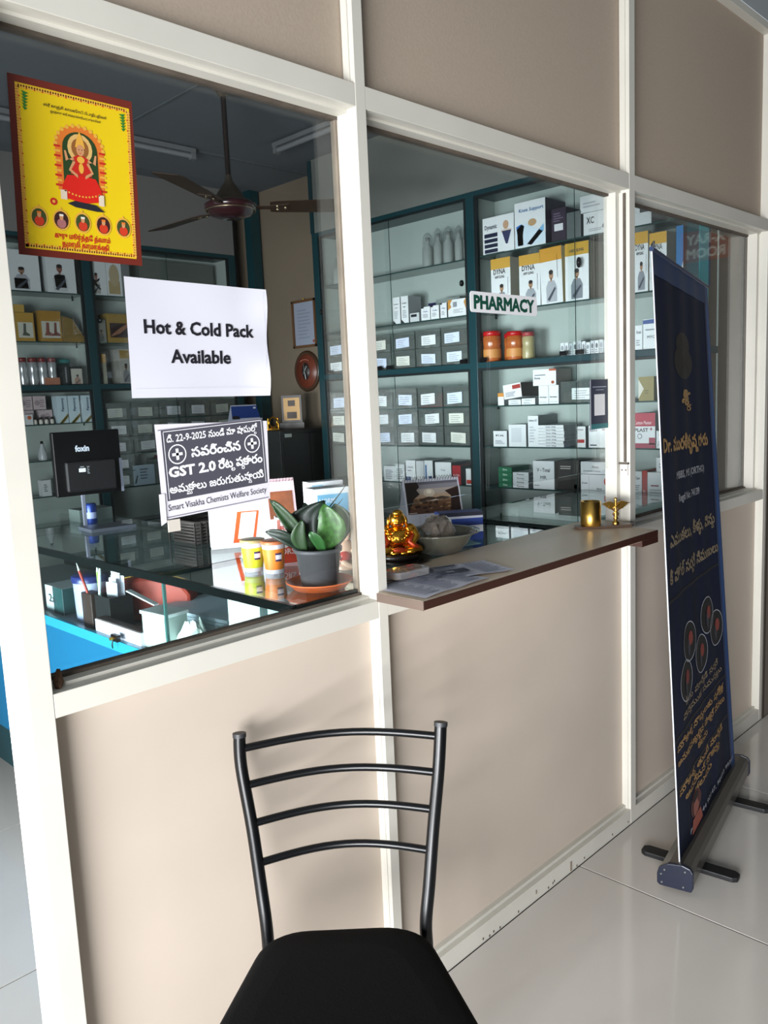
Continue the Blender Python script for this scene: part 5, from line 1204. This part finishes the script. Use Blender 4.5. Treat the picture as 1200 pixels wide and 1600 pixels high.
# brass cup and caduceus on a wooden tray
t = thing('wooden_desk_tray', 'small brown grooved desk tray at the right end of the beige shelf', 'tray', (2.335, .018, ZB), -.72)
MB().prism([(-.085, -.024), (.085, -.024), (.098, -.005), (.09, .028), (-.09, .028), (-.098, -.005)], 0, .009, mat('brown_tray_wood', '5c4a3e', .35)).done('base', t, bevel=.002)
t = thing('brass_cup', 'shiny brass pen cup standing on the brown desk tray', 'cup', (2.300, .044, ZB + .009))
MB().lathe([(.0, .0), (.031, .0), (.032, .003), (.032, .079), (.029, .079), (.029, .005), (.0, .004)], BRASS, 36).done('cup', t)
t = thing('caduceus', 'small brass winged staff with twin snakes on the brown desk tray', 'ornament', (2.372, -.004, ZB + .009), -.70)
b = MB().lathe([(.011, 0), (.011, .006), (.006, .010), (.0055, .02), (.004, .075), (.0055, .080), (.004, .084), (0, .086)], BRASS, 14); b.done('staff', t)
for ph in (0, math.pi): MB().tube([(.0115 * (1 - .3 * (1 - k / 20)) * math.cos(ph + 3 * math.pi * k / 20), .006 * math.sin(ph + 3 * math.pi * k / 20), .016 + .050 * k / 20) for k in range(21)], [.0016 + .0012 * k / 20 for k in range(21)], BRASS, 8).done('snake', t)
for sx in (-1, 1):
    b = MB()
    for k in range(4): b.prism([(sx * .003, .068 - .004 * k), (sx * .020, .074 - .004 * k), (sx * (.050 - .008 * k), .066 - .005 * k), (sx * (.030 - .005 * k), .062 - .005 * k), (sx * .012, .058 - .004 * k)][::(1 if sx > 0 else -1)], -.0015 + .0002 * k, .0015 + .0006 * k, BRASS, Matrix.Rotation(math.pi / 2, 4, 'X'))
    b.done('wing', t)

# ================================================================== CHAIR
t = thing('metal_chair', 'black metal chair with four curved back bars and a black cushioned seat', 'chair', (.93, -.245, 0), math.radians(-45.0))
# local: x = along the picture's right (0.707,-0.707), y = away from the camera (0.707,0.707)
def W2L(x, y, z):
    dx, dy = x - .93, y + .245; return Vector((.70711 * dx - .70711 * dy, .70711 * dx + .70711 * dy, z))


R0 = .0125
ptsL = [W2L(.882, -.004, .862), W2L(.877, -.010, .80), W2L(.874, -.038, .68), W2L(.868, -.062, .57), W2L(.862, -.080, .50), W2L(.862, -.082, .44), W2L(.865, -.078, .30), W2L(.872, -.066, .012)]
ptsR = [W2L(1.166, -.287, .866), W2L(1.149, -.292, .78), W2L(1.126, -.293, .665), W2L(1.100, -.300, .56), W2L(1.082, -.304, .49), W2L(1.080, -.306, .43), W2L(1.084, -.300, .30), W2L(1.094, -.290, .012)]


def smooth(p, n=5):
    out = []
    for i in range(len(p) - 1):
        a, b_, c, d = p[max(i - 1, 0)], p[i], p[i + 1], p[min(i + 2, len(p) - 1)]
        for k in range(n):
            q = k / n; out.append(.5 * ((2 * b_) + (c - a) * q + (2 * a - 5 * b_ + 4 * c - d) * q * q + (3 * b_ - a - 3 * c + d) * q ** 3))
    return out + [p[-1]]


for P_ in (ptsL, ptsR):
    MB().tube(smooth(P_), R0, BLKM, 16).done('rear_leg', t)
    p = P_[0]; d = (P_[0] - P_[1]).normalized()
    MB().tube([p - d * .004, p + d * .004], R0 + .0012, mat('grey_cap', '26272a', .5), 16).done('end_cap', t)
    MB().tube([P_[-1] + Vector((0, 0, .014)), P_[-1] - Vector((0, 0, .0115))], R0 + .002, mat('grey_cap', '26272a', .5), 14).done('foot_cap', t)


def along(P_, z):
    for a, b_ in zip(P_[:-1], P_[1:]):
        if a.z >= z >= b_.z: return a.lerp(b_, (a.z - z) / (a.z - b_.z))


for zl, zr in ((.834, .842), (.762, .772), (.688, .700), (.612, .622)):
    A_, B_2 = along(ptsL, zl), along(ptsR, zr); pts = []
    for k in range(17):
        f = k / 16; q = A_.lerp(B_2, f); q.y += .042 * math.sin(math.pi * f); q.z += .004 * math.sin(math.pi * f); pts.append(q)
    MB().tube(pts, .0078, BLKM, 12).done('back_bar', t)
# seat: rounded trapezoid cushion
sc_ = W2L(.88, -.33, 0)
def seat_outline(gr):
    P_ = []
    cs = [W2L(.862, -.100, 0), W2L(1.062, -.300, 0), W2L(.915, -.585, 0), W2L(.595, -.265, 0)]
    rad = [.055, .055, .045, .045]; cen = sum(cs, Vector()) / 4
    cs = [c + (c - cen).normalized() * (gr + .012) for c in cs]
    n = len(cs)
    for i in range(n):
        c = cs[i]; a = (cs[i - 1] - c).normalized(); d = (cs[(i + 1) % n] - c).normalized(); r = rad[i] + .02
        for k in range(9):
            f = k / 8; p0, p1, p2 = c + a * r, c, c + d * r
            P_.append(p0 * (1 - f) ** 2 + p1 * 2 * f * (1 - f) + p2 * f * f)
    # bow the sides outward slightly
    return [Vector((p.x, p.y, 0)) for p in P_]


rings = [(-.012, .448), (0, .450), (.004, .462), (.004, .472), (0, .482), (-.010, .489), (-.03, .4925), (-.08, .495)]
b = MB(); V = []; n = 36
for gr, z in rings:
    for p in seat_outline(gr): V.append((p.x, p.y, z))
n = len(seat_outline(0))
b.add(V, [(i * n + k, (i + 1) * n + k, (i + 1) * n + (k + 1) % n, i * n + (k + 1) % n) for i in range(len(rings) - 1) for k in range(n)], FAB, True)
b.add(V[-n:], [tuple(range(n))[::-1]], FAB, True); b.add(V[:n], [tuple(range(n))], FAB)
b.done('seat', t)
fr = [Vector((p.x, p.y, .436)) for p in seat_outline(-.03)]
MB().tube(fr, .010, BLKM, 10, closed=True).done('seat_frame', t)
fl_, fr_ = W2L(.625, -.275, .43), W2L(.905, -.555, .43)
for p in (fl_, fr_):
    q = Vector((p.x * 1.03, p.y - .02, .012)); MB().tube([p, q], R0, BLKM, 14).done('front_leg', t)
    MB().tube([q + Vector((0, 0, .012)), q - Vector((0, 0, .0115))], R0 + .002, mat('grey_cap', '26272a', .5), 14).done('foot_cap', t)
MB().tube([fl_.lerp(Vector((fl_.x, fl_.y, .012)), .7), along(ptsL, .14)], .008, BLKM, 10).done('stretcher', t)
MB().tube([fr_.lerp(Vector((fr_.x, fr_.y, .012)), .7), along(ptsR, .14)], .008, BLKM, 10).done('stretcher', t)

# ================================================================== ROLL-UP BANNER
p0 = Vector((2.205, -.290, 0)); p1 = Vector((3.04, -.135, 0)); bd = (p1 - p0); L = bd.length; ang = math.atan2(bd.y, bd.x)
t = thing('standing_banner', 'tall dark navy roll-up banner with gold writing beside the wall', 'banner', p0, ang)
n_ = 18
sec = [(-.045, .018), (-.05, .03), (-.05, .075), (-.042, .088), (-.02, .094), (.02, .088), (.045, .070), (.05, .05), (.05, .022), (.042, .016)]
MM = Matrix(((0, 0, 1, 0), (1, 0, 0, 0), (0, 1, 0, 0), (0, 0, 0, 1)))
MB().prism(sec, .0, L, mat('grey_aluminium', '77736d', .3, .7), MM).done('cassette', t)
MB().prism([(x * 1.06, .054 + (z - .054) * 1.06) for x, z in sec], -.014, .0, mat('dark_plastic_end', '1b2030', .35), MM).done('end_plate', t, bevel=.003)
MB().prism([(x * 1.06, .054 + (z - .054) * 1.06) for x, z in sec], L, L + .012, mat('dark_plastic_end', '1b2030', .35), MM).done('end_plate', t, bevel=.003)
for y, z in ((-.03, .078), (.03, .068), (.040, .052), (-.025, .028), (.038, .026)): MB().lathe([(.003, .0), (.003, .002), (0, .003)], mat('screw_steel', 'b5b5b5', .3, .9), 8, M=Matrix.Translation((-.014, y, z)) @ Matrix.Rotation(-math.pi / 2, 4, 'Y')).done('screw', t)
for x, yc in ((.158, .0), (.645, -.01)):
    MB().prism([(x - .024, yc - .135), (x - .014, yc - .15), (x + .014, yc - .15), (x + .024, yc - .135), (x + .024, yc + .135), (x + .014, yc + .15), (x - .014, yc + .15), (x - .024, yc + .135)], 0, .016, mat('black_foot', '0e0f12', .5), Matrix.Translation((x, yc, 0)) @ Matrix.Rotation(-.06, 4, 'Z') @ Matrix.Translation((-x, -yc, 0))).done('foot', t, bevel=.003)
HB = 1.80; LB_ = .79; lean0, lean1 = .085, .11


def bp_(u, v):
    """u 0..1 along, v 0..1 up: slightly curled sheet leaning to the wall"""
    return Vector((.012 + LB_ * u * (1 - .045 * v), -.008 + (lean0 + (lean1 - lean0) * u) * v + .012 * math.sin(math.pi * u) * math.sin(math.pi * v) + .0016 * math.sin(u * 26) * (1 - v * .3), .085 + (HB - .035 * u * 1.0) * v))


b = MB(); nu, nv = 36, 24
NV = mat('navy_vinyl', '0b1836', .55, spec=.2, noise=.35, scale=2.2, stretch=(6, 6, 1)); V = [bp_(i / nu, j / nv) for j in range(nv + 1) for i in range(nu + 1)]
b.add(V, [(j * (nu + 1) + i, j * (nu + 1) + i + 1, (j + 1) * (nu + 1) + i + 1, (j + 1) * (nu + 1) + i) for j in range(nv) for i in range(nu)], NV, True)
o = b.done('sheet', t); sm = o.modifiers.new('s', 'SOLIDIFY'); sm.thickness = .0008; sm.offset = 1


class BSheet(Sheet):
    def __init__(s, mb): s.b = mb; s.lift = .0012
    def P(s, x, y, l): return bp_(x, y) + Vector((0, -.0006 * l - .0010, 0))

    def poly(s, pts, mt, l=1):
        if len(pts) > 8: c = (sum(p[0] for p in pts) / len(pts), sum(p[1] for p in pts) / len(pts)); s.b.add([s.P(*c, l)] + [s.P(x, y, l) for x, y in pts], [(0, i + 1, (i + 1) % len(pts) + 1) for i in range(len(pts))], mt); return s
        return Sheet.poly(s, pts, mt, l)

    def rect(s, x0, y0, x1, y1, mt, l=1):
        a = max(1, round((x1 - x0) * 36)); c = max(1, round((y1 - y0) * 24)); V = [s.P(x0 + (x1 - x0) * i / a, y0 + (y1 - y0) * j / c, l) for j in range(c + 1) for i in range(a + 1)]
        s.b.add(V, [(j * (a + 1) + i, j * (a + 1) + i + 1, (j + 1) * (a + 1) + i + 1, (j + 1) * (a + 1) + i) for j in range(c) for i in range(a)], mt); return s


b = MB(); sh = BSheet(b); GD = col('b08a55'); GD2 = col('8a7a62'); WH = col('a9adb4')
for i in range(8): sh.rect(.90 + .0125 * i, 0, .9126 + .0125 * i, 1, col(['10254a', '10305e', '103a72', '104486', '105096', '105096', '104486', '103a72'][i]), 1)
sh.rect(0, .965, 1, 1, col('233a60'), 1)
for y in (.93, .957): pass
sh.oval(.45, .87, .12, .022, col('1a1512'), 1); sh.oval(.45, .84, .16, .03, col('15120f'), 1); sh.text('శ్రీ', .48, .765, .022, GD, 2, .03, tel=True, width=.18)
sh.text('Dr. మురళీకృష్ణ గారు', .44, .688, .022, GD, 2, .04, width=.80, tel=True)
sh.text('MBBS, MS (ORTHO)', .50, .638, .013, WH, 2, .02, width=.50)
sh.text('Regd No: 74139', .46, .598, .013, WH, 2, .02, width=.36)
sh.text('ఎముకలు, కీళ్ళు, వెన్ను', .48, .530, .020, GD2, 2, .03, width=.80, tel=True)
sh.text('కీ హోల్ సర్జరీ నిపుణులు', .48, .470, .020, GD2, 2, .03, width=.86, tel=True)
for a, c in ((.445, .44), (.21, .205), (.125, .12)):
    sh.rect(0, c, .9, a, col('05070d'), 1)
for cx, cy in ((.33, .345), (.66, .36), (.24, .285), (.52, .30), (.80, .32)):
    sh.ring(cx, cy, .11, .036, .06, WH, 3); sh.oval(cx, cy, .10, .033, col('0a0c12'), 2, 16); sh.oval(cx + .02, cy + .004, .035, .013, col('8a3a34'), 4, 10); sh.oval(cx - .01, cy - .010, .02, .016, col('3a3d48'), 4, 8)
for y, tx, wv in ((.245, 'కీలు మార్పిడి సర్జరీ', .6), (.225, 'వెన్నెముక సమస్యలు', .7)): sh.text(tx, .5, y, .011, GD2, 2, .02, width=wv, tel=True)
for y, tx, wv in ((.185, 'మోకాళ్ళ నొప్పులకు ప్రత్యేక', .82), (.160, 'అనుభవజ్ఞులైన డాక్టర్ సేవలు', .82), (.140, 'కలవు', .18)): sh.text(tx, .45, y, .012, GD, 2, .02, width=wv, tel=True)
for y, tx, wv in ((.108, 'మోకాళ్ళ, తుంటి మార్పిడి', .76), (.088, 'ఆపరేషన్ సౌకర్యం', .6), (.070, 'కలదు', .3)): sh.text(tx, .42, y, .012, GD, 2, .02, width=wv, tel=True)
sh.oval(.27, .055, .09, .022, col('5a2c28'), 2); sh.oval(.27, .050, .05, .018, col('a8665a'), 3); sh.oval(.27, .066, .05, .007, col('1c1210'), 4); sh.poly([(.18, .012), (.20, .035), (.34, .035), (.36, .012)], col('a85a4a'), 3)
sh.text('PH: 90144 90147, 98493 99366', .56, .018, .009, WH, 2, .01, width=.80)
b.done('print', t)
MB().tube([bp_(0, 0) + Vector((-.002, 0, 0)), bp_(0, .5) + Vector((-.002, 0, 0)), bp_(0, 1) + Vector((-.002, 0, 0))], .0022, mat('white_edge', 'd5d8dc', .4), 6).done('edge_strip', t)
MB().tube([bp_(0, 1) + Vector((-.004, 0, .004)), bp_(.5, 1) + Vector((0, 0, .004)), bp_(1, 1) + Vector((.004, 0, .004))], .007, mat('navy_rail', '1a2c50', .35), 10).done('top_rail', t)
MB().tube([bp_(0, 1) + Vector((-.004, .0, .012)), bp_(0, 1) + Vector((-.016, -.01, .020)), bp_(0, 1) + Vector((-.022, -.012, .006))], .003, mat('chrome', 'cfcfd0', .2, 1), 8).done('hook', t)
MB().tube([(.40, .055, .05), (.40, .075, 1.0), (.40, .125, 1.88)], .006, mat('grey_aluminium', '77736d', .3, .7), 10).done('support_pole', t)

# ================================================================== sub-parts: what belongs to a part hangs under that part
UNDER = {'print': ('sheet', 'card', 'block'), 'lettering': ('plate', 'board', 'screen'), 'soil': ('pot',), 'emblem': ('board',), 'face': ('body',), 'topknot': ('body',), 'beads': ('robe',),
         'blade_bracket': ('blade',), 'dial': ('case',), 'picture': ('front_leaf',), 'date_grid': ('front_leaf',), 'wire_ring': ('back_cover',), 'sticker': ('rear_housing',), 'brass_plate': ('board',),
         'end_cap': ('rear_leg', 'batten'), 'hook': ('top_rail', 'frame'), 'screw': ('end_plate',), 'certificate': ('frame',), 'clip': ('body',), 'zip': ('body',), 'cap': ('bottle',), 'label_plate': ('door',), 'tape': ('sheet',)}
def stem(n): return n.split('.')[0]
for o in [o for o in C.objects if 'category' in o.keys()]:
    kids = list(o.children); used = {}
    for k in kids:
        st_ = stem(k.name)
        if st_ in UNDER:
            sib = [q for q in kids if stem(q.name) in UNDER[st_] and q is not k]
            if sib:
                n_ = used.get(st_, 0); used[st_] = n_ + 1
                p = sib[n_ % len(sib)] if len(sib) > 1 and st_ in ('blade_bracket', 'end_cap') else sib[0]
                if p.location.length < 1e-6: k.parent = p
